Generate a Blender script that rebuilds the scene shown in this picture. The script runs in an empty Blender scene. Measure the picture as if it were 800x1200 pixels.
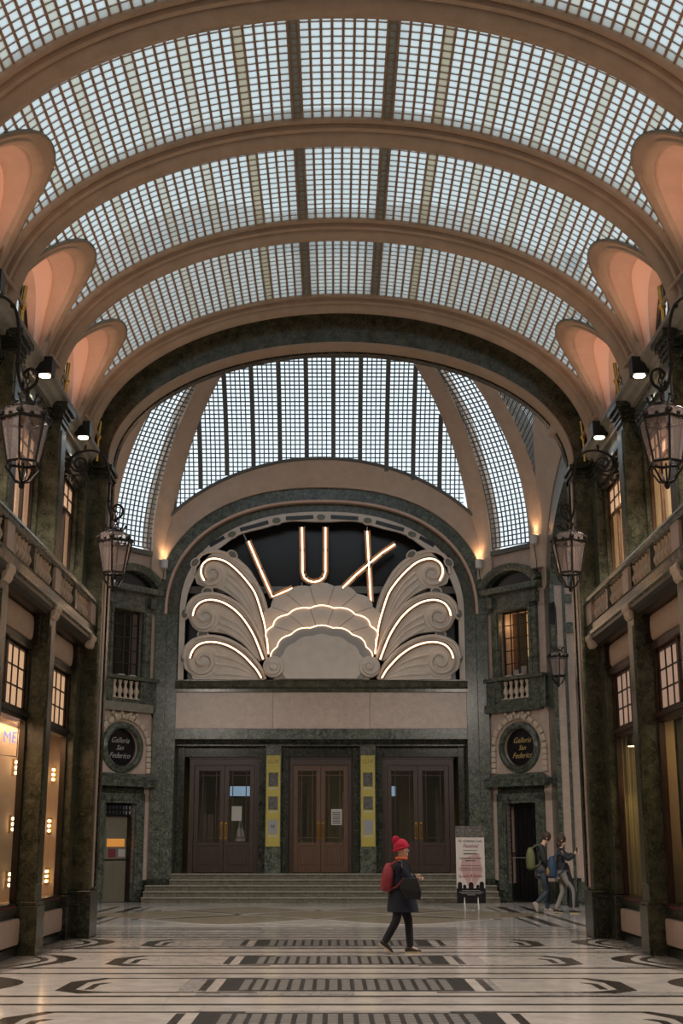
import bpy, bmesh, math, random
from mathutils import Vector, Matrix
random.seed(7)
PI = math.pi
SC = bpy.context.scene
COL = SC.collection

# ---------------------------------------------------------------- camera
cam_d = bpy.data.cameras.new('camera'); cam = bpy.data.objects.new('camera', cam_d); COL.objects.link(cam)
PITCH = math.atan(388/1526)
cam.location = (0, 0, 1.6)
cam.rotation_euler = (PI/2 + PITCH, 0, 0)
cam_d.sensor_fit = 'AUTO'; cam_d.sensor_width = 36
cam_d.lens = 1526/1200*36
cam_d.shift_x = 7/1200
cam_d.clip_end = 300
SC.camera = cam

# ---------------------------------------------------------------- world, exposure
w = bpy.data.worlds.new('sky'); SC.world = w; w.use_nodes = True
bg = w.node_tree.nodes['Background']
bg.inputs[0].default_value = (0.82, 0.93, 1.0, 1); bg.inputs[1].default_value = 1.15
SC.view_settings.view_transform = 'Standard'; SC.view_settings.look = 'None'
SC.view_settings.gamma = 1; SC.view_settings.use_curve_mapping = False
SC.view_settings.exposure = 0.15
WARM = (1.0, 0.60, 0.34)
SOFT = (1.0, 0.90, 0.80)
SPOT_DOWN, SPOT_UP, SHOP_W, NEON = 700, 38, 38, 4.2

# ---------------------------------------------------------------- materials
MAT = {}
def mat(name, col, rough=0.6, col2=None, scale=4.0, metal=0, bump=0.0, vein=None, spec=0.5, emit=None, es=0, detail=6, stretch=(1,1,1), lo=0.35, hi=0.7):
    m = bpy.data.materials.new(name); m.use_nodes = True; MAT[name] = m
    nt = m.node_tree; N = nt.nodes; L = nt.links; b = N['Principled BSDF']
    b.inputs['Base Color'].default_value = (*col, 1); b.inputs['Roughness'].default_value = rough
    b.inputs['Metallic'].default_value = metal; b.inputs['Specular IOR Level'].default_value = spec
    if emit: b.inputs['Emission Color'].default_value = (*emit, 1); b.inputs['Emission Strength'].default_value = es
    if col2 or vein or bump:
        tc = N.new('ShaderNodeTexCoord'); mp = N.new('ShaderNodeMapping'); mp.inputs['Scale'].default_value = stretch
        L.new(tc.outputs['Object'], mp.inputs[0])
        nz = N.new('ShaderNodeTexNoise'); nz.inputs['Scale'].default_value = scale; nz.inputs['Detail'].default_value = detail
        nz.inputs['Roughness'].default_value = 0.65
        L.new(mp.outputs[0], nz.inputs['Vector'])
        cr = N.new('ShaderNodeValToRGB'); cr.color_ramp.elements[0].position = lo; cr.color_ramp.elements[1].position = hi
        cr.color_ramp.elements[0].color = (*col, 1); cr.color_ramp.elements[1].color = (*(col2 or col), 1)
        L.new(nz.outputs[0], cr.inputs[0]); out = cr.outputs[0]
        if vein:
            n2 = N.new('ShaderNodeTexNoise'); n2.inputs['Scale'].default_value = scale*0.8; n2.inputs['Detail'].default_value = 8
            n2.inputs['Distortion'].default_value = 1.6; L.new(mp.outputs[0], n2.inputs['Vector'])
            r2 = N.new('ShaderNodeValToRGB'); e = r2.color_ramp.elements
            e[0].position = 0.47; e[0].color = (0,0,0,1); e[1].position = 0.5; e[1].color = (1,1,1,1)
            e3 = e.new(0.53); e3.color = (0,0,0,1)
            L.new(n2.outputs[0], r2.inputs[0])
            mx = N.new('ShaderNodeMix'); mx.data_type = 'RGBA'
            ml = N.new('ShaderNodeMath'); ml.operation = 'MULTIPLY'; ml.inputs[1].default_value = 0.55
            L.new(r2.outputs[0], ml.inputs[0]); L.new(ml.outputs[0], mx.inputs[0])
            L.new(out, mx.inputs[6]); mx.inputs[7].default_value = (*vein, 1); out = mx.outputs[2]
        L.new(out, b.inputs['Base Color'])
        if bump:
            bp = N.new('ShaderNodeBump'); bp.inputs['Strength'].default_value = bump; bp.inputs['Distance'].default_value = 0.02
            L.new(nz.outputs[0], bp.inputs['Height']); L.new(bp.outputs[0], b.inputs['Normal'])
    return m
mat('vault_plaster', (0.40,0.295,0.21), 0.6, (0.49,0.365,0.27), 3, bump=0.1)
mat('peach_light', (0.84,0.56,0.45), 0.65)
mat('peach_plaster', (0.58,0.38,0.29), 0.65, (0.66,0.44,0.34), 4, bump=0.1)
mat('rotunda_plaster', (0.50,0.37,0.28), 0.6, (0.60,0.45,0.34), 3, bump=0.08)
mat('pink_marble', (0.47,0.35,0.29), 0.35, (0.58,0.45,0.37), 5, vein=(0.40,0.29,0.24))
mat('dark_green_marble', (0.022,0.026,0.015), 0.22, (0.105,0.10,0.062), 7, vein=(0.17,0.16,0.10))
mat('mid_green_marble', (0.030,0.037,0.028), 0.26, (0.125,0.138,0.105), 6, vein=(0.28,0.29,0.24))
mat('black_green_marble', (0.012,0.014,0.010), 0.2, (0.04,0.042,0.03), 6, vein=(0.14,0.15,0.11))
mat('polished_green_marble', (0.07,0.075,0.06), 0.12, (0.15,0.15,0.12), 6, vein=(0.22,0.2,0.16))
mat('stone_grey', (0.20,0.18,0.14), 0.4, (0.30,0.27,0.22), 6)
mat('dark_line', (0.02,0.018,0.013), 0.4)
mat('bronze', (0.045,0.035,0.026), 0.35, metal=0.6)
mat('iron', (0.015,0.012,0.011), 0.45, metal=0.4)
mat('brass', (0.8,0.50,0.14), 0.22, metal=1)
mat('lamp_black', (0.012,0.014,0.018), 0.35)
mat('wood_door', (0.028,0.013,0.008), 0.4, (0.065,0.028,0.015), 5, stretch=(8,8,1))
mat('wood_light', (0.07,0.032,0.016), 0.4, (0.14,0.065,0.03), 5, stretch=(8,8,1))
mat('cream_panel', (0.42,0.30,0.21), 0.55, (0.50,0.36,0.26), 6)
mat('baluster_marble', (0.52,0.42,0.32), 0.4, (0.66,0.53,0.42), 6)
mat('grid_vault', (0.33,0.22,0.15), 0.6)
mat('grid_dome', (0.12,0.12,0.11), 0.6)
mat('purlin', (0.13,0.075,0.045), 0.7)
mat('floor_white', (0.47,0.43,0.40), 0.13, (0.66,0.61,0.56), 3, detail=8)
mat('floor_cream', (0.54,0.49,0.45), 0.12, (0.68,0.62,0.56), 2.5, detail=8)
mat('floor_grey', (0.33,0.31,0.30), 0.14, (0.48,0.45,0.43), 4, detail=8)
mat('floor_black', (0.018,0.015,0.013), 0.22, (0.05,0.042,0.036), 8, vein=(0.13,0.11,0.09))
mat('floor_brown', (0.25,0.20,0.14), 0.2, (0.33,0.27,0.19), 6, detail=8)
mat('floor_joint', (0.14,0.12,0.10), 0.6)
mat('grate_metal', (0.014,0.013,0.012), 0.4, metal=0.3)
mat('grate_slat', (0.13,0.125,0.12), 0.35, (0.20,0.19,0.18), 9)
mat('step_edge', (0.22,0.20,0.16), 0.3, (0.36,0.33,0.27), 8)
mat('step_marble', (0.09,0.085,0.06), 0.3, (0.17,0.15,0.11), 8, vein=(0.3,0.27,0.2))
mat('sign_cream', (0.62,0.52,0.44), 0.5, (0.70,0.60,0.51), 3)
mat('sign_grey', (0.33,0.31,0.29), 0.5)
mat('sign_channel', (0.30,0.19,0.12), 0.4)
mat('medallion', (0.13,0.12,0.09), 0.4, (0.2,0.18,0.14), 12)
mat('black_glass', (0.012,0.010,0.009), 0.25)
mat('neon', (1,0.8,0.6), 0.4, emit=(1.0,0.64,0.37), es=NEON)
mat('neon_thin', (1,0.8,0.6), 0.4, emit=(1.0,0.62,0.36), es=4)
mat('bulb', (1,0.9,0.7), 0.4, emit=(1.0,0.78,0.48), es=14)
mat('bulb_shop', (1,0.9,0.7), 0.4, emit=(1.0,0.72,0.42), es=9)
mat('pane_frost_glow', (0.7,0.5,0.35), 0.5, emit=(1.0,0.60,0.34), es=0.42)  # own glow stands in for the shop lamps behind the panes
mat('pane_frost_dim_glow', (0.5,0.38,0.3), 0.5, emit=(1.0,0.66,0.48), es=0.2)  # weaker glow in the pane, in place of lamplight from behind
mat('curtain_glow', (0.75,0.5,0.38), 0.8, emit=(1.0,0.55,0.33), es=0.5)  # fabric glows by itself in place of lamps in the room
mat('curtain_glow_yellow', (0.75,0.55,0.35), 0.8, emit=(1.0,0.60,0.27), es=0.42)  # yellower glow put into the fabric to stand for lamplight
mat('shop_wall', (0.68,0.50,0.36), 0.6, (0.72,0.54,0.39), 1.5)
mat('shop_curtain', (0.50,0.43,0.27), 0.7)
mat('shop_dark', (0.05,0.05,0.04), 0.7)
mat('shop_tan', (0.62,0.43,0.24), 0.7)
mat('blue_letter', (0.05,0.05,0.5), 0.4, emit=(0.50,0.50,1.0), es=1.3)
mat('screen_blue', (0.2,0.3,0.4), 0.4, emit=(0.28,0.42,0.60), es=0.55)
mat('poster_gold', (0.40,0.31,0.045), 0.5, (0.50,0.42,0.09), 2)
mat('poster_letter', (0.16,0.12,0.03), 0.5)
mat('paper', (0.45,0.42,0.38), 0.7)
mat('paper_grey', (0.30,0.29,0.29), 0.7)
mat('print_dark', (0.035,0.03,0.028), 0.6, (0.16,0.14,0.12), 14)
mat('gold_letter', (0.55,0.38,0.14), 0.4)
mat('silver_letter', (0.4,0.38,0.36), 0.4)
mat('plaque_black', (0.012,0.010,0.012), 0.25)
mat('poster_white', (0.52,0.46,0.43), 0.6)
mat('poster_pink', (0.42,0.26,0.25), 0.6)
mat('poster_red', (0.20,0.03,0.05), 0.6)
mat('white_plastic', (0.6,0.58,0.55), 0.5)
mat('skin', (0.60,0.38,0.28), 0.5)
mat('coat_navy', (0.012,0.016,0.034), 0.8)
mat('trousers_black', (0.013,0.013,0.018), 0.85)
mat('bag_black', (0.005,0.005,0.006), 0.6)
mat('wool_red', (0.45,0.012,0.045), 0.9, (0.55,0.02,0.06), 30, bump=0.4)
mat('backpack_red', (0.22,0.02,0.03), 0.7, (0.30,0.035,0.045), 12)
mat('scarf_orange', (0.7,0.16,0.05), 0.8)
mat('shoe_dark', (0.03,0.025,0.02), 0.5)
mat('sole_tan', (0.45,0.36,0.22), 0.6)
mat('jacket_dark', (0.022,0.022,0.026), 0.75)
mat('jeans_blue', (0.045,0.065,0.085), 0.85)
mat('jeans_grey', (0.26,0.24,0.22), 0.85)
mat('shirt_grey', (0.09,0.08,0.09), 0.8)
mat('backpack_olive', (0.10,0.11,0.04), 0.7, (0.14,0.15,0.06), 12)
mat('bag_blue', (0.02,0.05,0.10), 0.7)
mat('bag_yellow', (0.45,0.22,0.04), 0.7)
mat('hair_brown', (0.05,0.028,0.018), 0.7)
mat('sneaker', (0.42,0.34,0.30), 0.6)
mat('coat_yellow', (0.5,0.27,0.03), 0.8)
mat('red_ball', (0.4,0.02,0.02), 0.4)
mat('door_grey', (0.16,0.14,0.10), 0.5, (0.2,0.18,0.13), 2)
mat('orange_light', (0.5,0.2,0.05), 0.5, emit=(1.0,0.42,0.08), es=0.35)
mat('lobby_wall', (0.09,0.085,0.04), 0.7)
mat('bronze_pin', (0.2,0.17,0.12), 0.35, metal=0.8)

def glassy(name, tint, fac_t, rough=0.05, dcol=(0.6,0.6,0.6), gl=0.12):
    """transparent pane: clear part, a little diffuse body and a glossy skin"""
    m = bpy.data.materials.new(name); m.use_nodes = True; MAT[name] = m
    nt = m.node_tree; N = nt.nodes; L = nt.links; N.clear()
    o = N.new('ShaderNodeOutputMaterial'); t = N.new('ShaderNodeBsdfTransparent'); t.inputs[0].default_value = (*tint, 1)
    d = N.new('ShaderNodeBsdfDiffuse'); d.inputs[0].default_value = (*dcol, 1)
    g = N.new('ShaderNodeBsdfGlossy'); g.inputs['Roughness'].default_value = rough
    m1 = N.new('ShaderNodeMixShader'); m1.inputs[0].default_value = fac_t
    L.new(d.outputs[0], m1.inputs[1]); L.new(t.outputs[0], m1.inputs[2])
    m2 = N.new('ShaderNodeMixShader'); lw = N.new('ShaderNodeLayerWeight'); lw.inputs[0].default_value = 0.5; fr = N.new('ShaderNodeMath'); fr.operation = 'POWER'; fr.inputs[1].default_value = 5; L.new(lw.outputs['Facing'], fr.inputs[0])
    mu = N.new('ShaderNodeMath'); mu.operation = 'MULTIPLY'; mu.inputs[1].default_value = gl*5
    L.new(fr.outputs[0], mu.inputs[0]); L.new(mu.outputs[0], m2.inputs[0])
    L.new(m1.outputs[0], m2.inputs[1]); L.new(g.outputs[0], m2.inputs[2]); L.new(m2.outputs[0], o.inputs[0])
    return m
def translucent(name, clear, tint, body, gl=0.05):
    """cast glass block: some light straight through, most of it scattered"""
    m = bpy.data.materials.new(name); m.use_nodes = True; MAT[name] = m
    nt = m.node_tree; N = nt.nodes; L = nt.links; N.clear()
    o = N.new('ShaderNodeOutputMaterial'); t = N.new('ShaderNodeBsdfTransparent'); t.inputs[0].default_value = (*tint, 1)
    d = N.new('ShaderNodeBsdfTranslucent'); d.inputs[0].default_value = (*body, 1)
    g = N.new('ShaderNodeBsdfGlossy'); g.inputs['Roughness'].default_value = 0.25
    m1 = N.new('ShaderNodeMixShader'); m1.inputs[0].default_value = clear
    L.new(d.outputs[0], m1.inputs[1]); L.new(t.outputs[0], m1.inputs[2])
    m2 = N.new('ShaderNodeMixShader'); m2.inputs[0].default_value = gl
    L.new(m1.outputs[0], m2.inputs[1]); L.new(g.outputs[0], m2.inputs[2]); L.new(m2.outputs[0], o.inputs[0])
translucent('glass_block_vault', 0.30, (0.85,0.88,0.86), (0.56,0.60,0.585))
translucent('glass_block_shade_tint', 0.25, (0.50,0.43,0.30), (0.36,0.31,0.22))  # tint stands in for the shade of roof purlins above
translucent('glass_block_pale_shade_tint', 0.25, (0.68,0.66,0.55), (0.50,0.49,0.42))  # fainter purlin shade, put into the glass tint
glassy('glass_block_dome', (0.98,0.99,1.0), 0.95, 0.2, (0.6,0.6,0.6), 0.02)
glassy('window_glass', (0.95,0.95,0.93), 0.97, 0.02, (0.3,0.3,0.3), 0.2)
glassy('lantern_glass', (0.93,0.88,0.85), 0.72, 0.08, (0.55,0.45,0.42), 0.2)

# ---------------------------------------------------------------- helpers
class MB:
    """collects verts and faces, built into one mesh object"""
    def __init__(s): s.v = []; s.f = []
    def add(s, v, f):
        n = len(s.v); s.v += [tuple(p) for p in v]; s.f += [tuple(i+n for i in q) for q in f]; return s
    def box(s, x0, x1, y0, y1, z0, z1):
        if x0 > x1: x0, x1 = x1, x0
        if y0 > y1: y0, y1 = y1, y0
        return s.add([(x0,y0,z0),(x1,y0,z0),(x1,y1,z0),(x0,y1,z0),(x0,y0,z1),(x1,y0,z1),(x1,y1,z1),(x0,y1,z1)],
                     [(0,3,2,1),(4,5,6,7),(0,1,5,4),(1,2,6,5),(2,3,7,6),(3,0,4,7)])
    def obox(s, c, ax, ay, az):
        """oriented box: centre and three half-axis vectors"""
        c = Vector(c); ax = Vector(ax); ay = Vector(ay); az = Vector(az)
        return s.add([c+i*ax+j*ay+k*az for k in (-1,1) for i, j in ((-1,-1),(1,-1),(1,1),(-1,1))],
                     [(0,3,2,1),(4,5,6,7),(0,1,5,4),(1,2,6,5),(2,3,7,6),(3,0,4,7)])
    def tray(s, c, ax, ay, az):
        """glass block: sight face and four edges, open at the back"""
        c = Vector(c); ax = Vector(ax); ay = Vector(ay); az = Vector(az)
        return s.add([c+i*ax+j*ay+k*az for k in (-1,1) for i, j in ((-1,-1),(1,-1),(1,1),(-1,1))],
                     [(0,3,2,1),(0,1,5,4),(1,2,6,5),(2,3,7,6),(3,0,4,7)])
    def prism(s, poly, plane, a, b):
        """extrude a 2D outline: plane 'xz' along y, 'xy' along z, 'yz' along x"""
        n = len(poly)
        def P(p, t):
            return (p[0],t,p[1]) if plane == 'xz' else (p[0],p[1],t) if plane == 'xy' else (t,p[0],p[1])
        v = [P(p,a) for p in poly]+[P(p,b) for p in poly]
        return s.add(v, [tuple(range(n)), tuple(range(2*n-1,n-1,-1))]+[(i,i+n,(i+1)%n+n,(i+1)%n) for i in range(n)])
    def tube(s, path, r, n=6, closed=False):
        P = [Vector(p) for p in path]; m = len(P); base = len(s.v); prev = None
        for i, p in enumerate(P):
            d = (P[(i+1)%m]-P[i-1]) if closed else (P[min(i+1,m-1)]-P[max(i-1,0)])
            if d.length < 1e-9: d = Vector((0,0,1))
            d.normalize()
            if prev is None:
                u = d.orthogonal().normalized()
            else:
                u = prev - prev.dot(d)*d
                u = u.normalized() if u.length > 1e-6 else d.orthogonal().normalized()
            prev = u; w_ = d.cross(u)
            rr = r[i] if isinstance(r, (list,tuple)) else r
            for k in range(n):
                a = 2*PI*k/n; s.v.append(tuple(p+rr*(math.cos(a)*u+math.sin(a)*w_)))
        for i in range(m if closed else m-1):
            for k in range(n):
                a = base+i*n+k; b = base+i*n+(k+1)%n; c = base+((i+1)%m)*n+(k+1)%n; d_ = base+((i+1)%m)*n+k
                s.f.append((a,b,c,d_))
        if not closed:
            s.f.append(tuple(base+k for k in range(n))[::-1]); s.f.append(tuple(base+(m-1)*n+k for k in range(n)))
        return s
    def lathe(s, prof, c=(0,0), n=12, z=0):
        base = len(s.v)
        for r, h in prof:
            for k in range(n):
                a = 2*PI*(k+0.5)/n; s.v.append((c[0]+r*math.cos(a), c[1]+r*math.sin(a), z+h))
        for i in range(len(prof)-1):
            for k in range(n):
                s.f.append((base+i*n+k, base+i*n+(k+1)%n, base+(i+1)*n+(k+1)%n, base+(i+1)*n+k))
        s.f.append(tuple(base+k for k in range(n))[::-1]); s.f.append(tuple(base+(len(prof)-1)*n+k for k in range(n)))
        return s
    def ball(s, c, r, n=10, sc=(1,1,1)):
        prof = [(max(1e-4,math.sin(PI*i/(n//2+1)))*r, -math.cos(PI*i/(n//2+1))*r) for i in range(n//2+2)]
        t = MB().lathe(prof, n=n)
        return s.add([(c[0]+x*sc[0], c[1]+y*sc[1], c[2]+z*sc[2]) for x,y,z in t.v], t.f)
    def rings(s, R, cap=True, closed=False):
        """loft through rings of equal length"""
        base = len(s.v); n = len(R[0])
        for r in R: s.v += [tuple(p) for p in r]
        for i in range(len(R)-1):
            for k in range(n if closed else n-1):
                s.f.append((base+i*n+k, base+i*n+(k+1)%n, base+(i+1)*n+(k+1)%n, base+(i+1)*n+k))
        if cap and closed:
            s.f.append(tuple(base+k for k in range(n))[::-1]); s.f.append(tuple(base+(len(R)-1)*n+k for k in range(n)))
        return s
    def build(s, name, m, parent=None, local=False, smooth=False, bevel=0, kind=None, solid=0):
        off = Vector((0,0,0)); q = parent
        while q is not None and not local: off += q.location; q = q.parent
        me = bpy.data.meshes.new(name)
        me.from_pydata([(x-off.x,y-off.y,z-off.z) for x,y,z in s.v], [], s.f)
        bm = bmesh.new(); bm.from_mesh(me); bmesh.ops.recalc_face_normals(bm, faces=bm.faces[:]); bm.to_mesh(me); bm.free()
        me.materials.append(MAT[m] if isinstance(m, str) else m)
        o = bpy.data.objects.new(name, me); COL.objects.link(o)
        if parent: o.parent = parent
        if smooth:
            me.polygons.foreach_set('use_smooth', [True]*len(me.polygons)); me.set_sharp_from_angle(angle=math.radians(40))
        if bevel:
            b = o.modifiers.new('bevel', 'BEVEL'); b.width = bevel; b.segments = 2; b.limit_method = 'ANGLE'
        if solid:
            b = o.modifiers.new('thickness', 'SOLIDIFY'); b.thickness = solid; b.offset = 0
        if kind: o['kind'] = kind
        return o
def Box(*a): return MB().box(*a)
def tag(o, label=None, cat=None, group=None, kind=None):
    if label: o['label'] = label
    if cat: o['category'] = cat
    if group: o['group'] = group
    if kind: o['kind'] = kind
    return o
def thing(name, loc=(0,0,0), label=None, cat=None, group=None, kind=None, rz=0):
    o = bpy.data.objects.new(name, None); COL.objects.link(o); o.location = loc; o.rotation_euler = (0,0,rz)
    o.empty_display_size = 0.1
    return tag(o, label, cat, group, kind)
def copy_tree(o, parent=None):
    c = o.copy(); COL.objects.link(c); c.parent = parent
    for ch in list(o.children): copy_tree(ch, c)
    return c
def catmull(P, k=6):
    P = [Vector(p) for p in P]; out = []
    for i in range(len(P)-1):
        a = P[max(i-1,0)]; b = P[i]; c = P[i+1]; d = P[min(i+2,len(P)-1)]
        for j in range(k):
            t = j/k
            out.append(0.5*((2*b)+(c-a)*t+(2*a-5*b+4*c-d)*t*t+(3*b-a-3*c+d)*t**3))
    out.append(P[-1]); return out
def text(name, body, size, m, parent, loc, rot, shear=0, extrude=0.004, align='CENTER', local=True, label=None):
    cu = bpy.data.curves.new(name, 'FONT'); cu.body = body; cu.size = size; cu.extrude = extrude; cu.shear = shear
    cu.align_x = align; cu.align_y = 'CENTER'; cu.resolution_u = 3
    t = bpy.data.objects.new(name, cu); COL.objects.link(t)
    me = bpy.data.meshes.new_from_object(t); bpy.data.objects.remove(t)
    o = bpy.data.objects.new(name, me); COL.objects.link(o); me.materials.clear(); me.materials.append(MAT[m])
    off = Vector((0,0,0)); q = parent
    while q is not None and not local: off += q.location; q = q.parent
    o.location = Vector(loc)-off; o.rotation_euler = rot; o.parent = parent
    if label: o['label'] = label
    return o
def light(name, kind, loc, energy, color=WARM, size=0.1, target=None, spot=None, parent=None, blend=0.6, sy=None):
    d = bpy.data.lights.new(name, kind); d.energy = energy; d.color = color
    if kind == 'AREA':
        d.size = size
        if sy: d.shape = 'RECTANGLE'; d.size_y = sy
    else: d.shadow_soft_size = size
    if spot: d.spot_size = math.radians(spot); d.spot_blend = blend
    o = bpy.data.objects.new(name, d); COL.objects.link(o); o.location = loc
    if target is not None: o.rotation_euler = (Vector(target)-Vector(loc)).to_track_quat('-Z','Y').to_euler() if kind != 'AREA' else (0,0,0)
    return o
def pinpx(x, y, z):
    zc = y*math.cos(PITCH)+(z-1.6)*math.sin(PITCH)
    return 393+1526*x/zc, 600-1526*((z-1.6)*math.cos(PITCH)-y*math.sin(PITCH))/zc

# ================================================================ dimensions
CX, XF = 0.1, -0.42          # corridor axis, rotunda axis
BAY = 3.1
ZS = 8.75                    # springing of the corridor vault
GA, GH = 4.90, 2.95          # glass ellipse
RA, RH = 4.66, 2.75          # rib soffit ellipse
RIB_W = 0.7
RIBS = [22.9-BAY*k for k in range(0, 10)]     # near edges, far to near: 22.9, 19.8, 16.7, 13.6, 10.5 ... -5
Y_END = RIBS[-1]
def ell(a, h, t, zs=ZS, cx=CX): return (cx+a*math.cos(t), zs+h*math.sin(t))
# ================================================================ corridor vault
ceil = thing('ceiling', (0,0,0), 'ribbed barrel vault of glass blocks over the arcade', kind='structure')
def arc_angles(a, h, pitch):
    """angles whose spacing along the ellipse is the pitch, measured both ways from the crown"""
    n = 4000; s = 0; out = [PI/2]; px, pz = a*math.cos(PI/2), h
    for i in range(1, n):
        t = PI/2-(PI/2)*i/n; x, z = a*math.cos(t), h*math.sin(t)
        s += math.hypot(x-px, z-pz); px, pz = x, z
        if s >= pitch*len(out): out.append(t)
    return out
ANG = arc_angles(GA, GH, 0.143)
NCOL = len(ANG)-1
PEN_R = 1.24
def pen_z(y, ym):            # height of the lunette penetration above springing
    u = abs(y-ym)/1.2
    if u >= 1: return 0.1
    c = u**(1/0.85); return -0.12+1.66*(1-c*c)**0.45+0.14
# glass block meshes shared by every block
def block_mesh(m):
    bm = MB().tray((0,0,0), (0.055,0,0), (0,0.067,0), (0,0,0.008))
    me = bpy.data.meshes.new('glass_block'); me.from_pydata(bm.v, [], bm.f); me.materials.append(MAT[m]); return me
BMS = [block_mesh('glass_block_vault'), block_mesh('glass_block_shade_tint'), block_mesh('glass_block_pale_shade_tint')]
cand = []
for bi, ry in enumerate(RIBS[1:]):
    y0, y1 = ry+RIB_W, ry+BAY; ym = (y0+y1)/2
    nrow = 15; dy = (y1-y0)/nrow
    grid = MB(); clear = MB(); tan = MB(); shade = MB(); trim = {}  # tan: blocks whose tint carries purlin shade
    far = bi <= 4
    for sgn in (1, -1):
        for i in range(NCOL):
            t0, t1 = ANG[i], ANG[i+1]
            if sgn < 0: t0, t1 = PI-t0, PI-t1
            x0, z0 = ell(GA, GH, t0); x1, z1 = ell(GA, GH, t1)
            cxm, czm = (x0+x1)/2, (z0+z1)/2
            if czm-ZS < 0.15: continue
            d = Vector((x1-x0, 0, z1-z0)).normalized(); nrm = Vector((-d.z, 0, d.x))
            if nrm.z < 0: nrm = -nrm
            dark = i == 4; shade_col = i > 4 and i % 5 == 4  # every fifth column is tinted as if a purlin shaded it
            if dark:
                up_ = 0.10; xx, zz = ell(GA+up_, GH+up_, (t0+t1)/2)
                shade.obox((xx, ym, zz), d*0.075, (0,(y1-y0)/2,0), nrm*0.03)
            for r in range(nrow):
                yc = y0+dy*(r+0.5)
                if czm-ZS < pen_z(yc, ym): continue
                if far:
                    # grid bars round the cell, long and cross
                    grid.obox((x0, yc, z0), d*0.017, (0,dy/2,0), nrm*0.014)
                    grid.obox((cxm, yc-dy/2, czm), d*(x1-x0 and math.hypot(x1-x0,z1-z0)/2 or 0.07), (0,0.013,0), nrm*0.005)
                    if bi <= 4:
                        P = pinpx(cxm, yc, czm)
                        if -10 < P[0] < 810 and -10 < P[1] < 1200: cand.append((yc, cxm, czm, math.atan2(d.z, d.x), dark or shade_col, bi, (1 if (dark or i == 9) else 2 if shade_col else 0)))
                        else: (tan if shade_col or dark else clear).tray((cxm,yc,czm), d*0.055, (0,0.067,0), nrm*0.008)
                else:
                    pass
    ribs_y = ym
    if far:
        grid.build('glazing_grid', 'grid_vault', ceil, kind='stuff')
        if clear.v: clear.build('glass_blocks', 'glass_block_vault', ceil, kind='stuff')
        if tan.v: tan.build('glass_blocks', 'glass_block_shade_tint', ceil, kind='stuff')
    else:  # bays behind the camera: long bars and panes
        for sgn in (1,-1):
            for i in range(NCOL):
                t0, t1 = ANG[i], ANG[i+1]
                if sgn < 0: t0, t1 = PI-t0, PI-t1
                x0, z0 = ell(GA, GH, t0); x1, z1 = ell(GA, GH, t1)
                if z1-ZS < 1.3: continue
                d = Vector((x1-x0,0,z1-z0)).normalized(); nrm = Vector((-d.z,0,d.x))
                grid.obox((x0,ym,z0), d*0.03, (0,(y1-y0)/2,0), nrm*0.035)
                clear.obox(((x0+x1)/2,ym,(z0+z1)/2), d*0.055, (0,(y1-y0)/2,0), nrm*0.02)
        grid.build('glazing_grid', 'grid_vault', ceil, kind='stuff'); clear.build('glass_blocks', 'glass_block_vault', ceil, kind='stuff')
    shade.build('roof_purlins', 'purlin', ceil, kind='stuff')
cand.sort(key=lambda c: c[0])
rest = [MB(), MB(), MB()]
for k, (yc, x, z, a, dk, bi, dim) in enumerate(cand):
    if k < 300:
        o = bpy.data.objects.new('glass_block', BMS[dim]); COL.objects.link(o); o.parent = ceil
        o.location = (x, yc, z); o.rotation_euler = (0, -a if abs(a) < PI/2 else PI-a, 0)
    else:
        d = Vector((math.cos(a),0,math.sin(a))); nr_ = Vector((-d.z,0,d.x)); nr_ = nr_ if nr_.z > 0 else -nr_; rest[dim].tray((x,yc,z), d*0.055, (0,0.067,0), nr_*0.008)
for mb_, mn_ in zip(rest, ('glass_block_vault','glass_block_shade_tint','glass_block_pale_shade_tint')):
    if mb_.v: mb_.build('glass_blocks', mn_, ceil, kind='stuff')

# ribs: moulded section swept round the ellipse, with legs to the pilaster caps
def rib(y, parent, name='vault_rib'):
    sec = [(0.0,0.34),(0.0,0.17),(0.012,0.15),(0.10,0.15),(0.105,0.19),(0.125,0.19),(0.13,0.09),(0.19,0.07),(0.195,0.12),(0.215,0.12),(0.22,0.05)]
    sec += [(0.22+0.28*k/8, 0.05-0.10*math.sin(PI*k/8)) for k in range(1,8)]
    sec += [(0.50,0.05),(0.505,0.12),(0.525,0.12),(0.53,0.07),(0.59,0.09),(0.595,0.15),(0.61,0.15),(0.615,0.11),(0.70,0.12),(0.70,0.34)]
    R = []; n = 72
    path = [(1, ZS-0.22)] + [(None, i) for i in range(n+1)] + [(-1, ZS-0.22)]
    for kind, q in path:
        ring = []
        for dy, off in sec:
            if kind is None:
                t = PI*q/n
                x = CX+(RA+off*0.95)*math.cos(t); z = ZS+(RH+off)*math.sin(t)
            else:
                x = CX+kind*(RA+off*0.95); z = q
            ring.append((x, y+dy, z))
        R.append(ring)
    m = MB().rings(R, closed=True)
    return m.build(name, 'vault_plaster', parent, smooth=True)
r0 = rib(RIBS[0], ceil)
for ry in RIBS[1:]:
    c = r0.copy(); COL.objects.link(c); c.parent = ceil; c.location = (0, ry-RIBS[0], 0)

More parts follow.
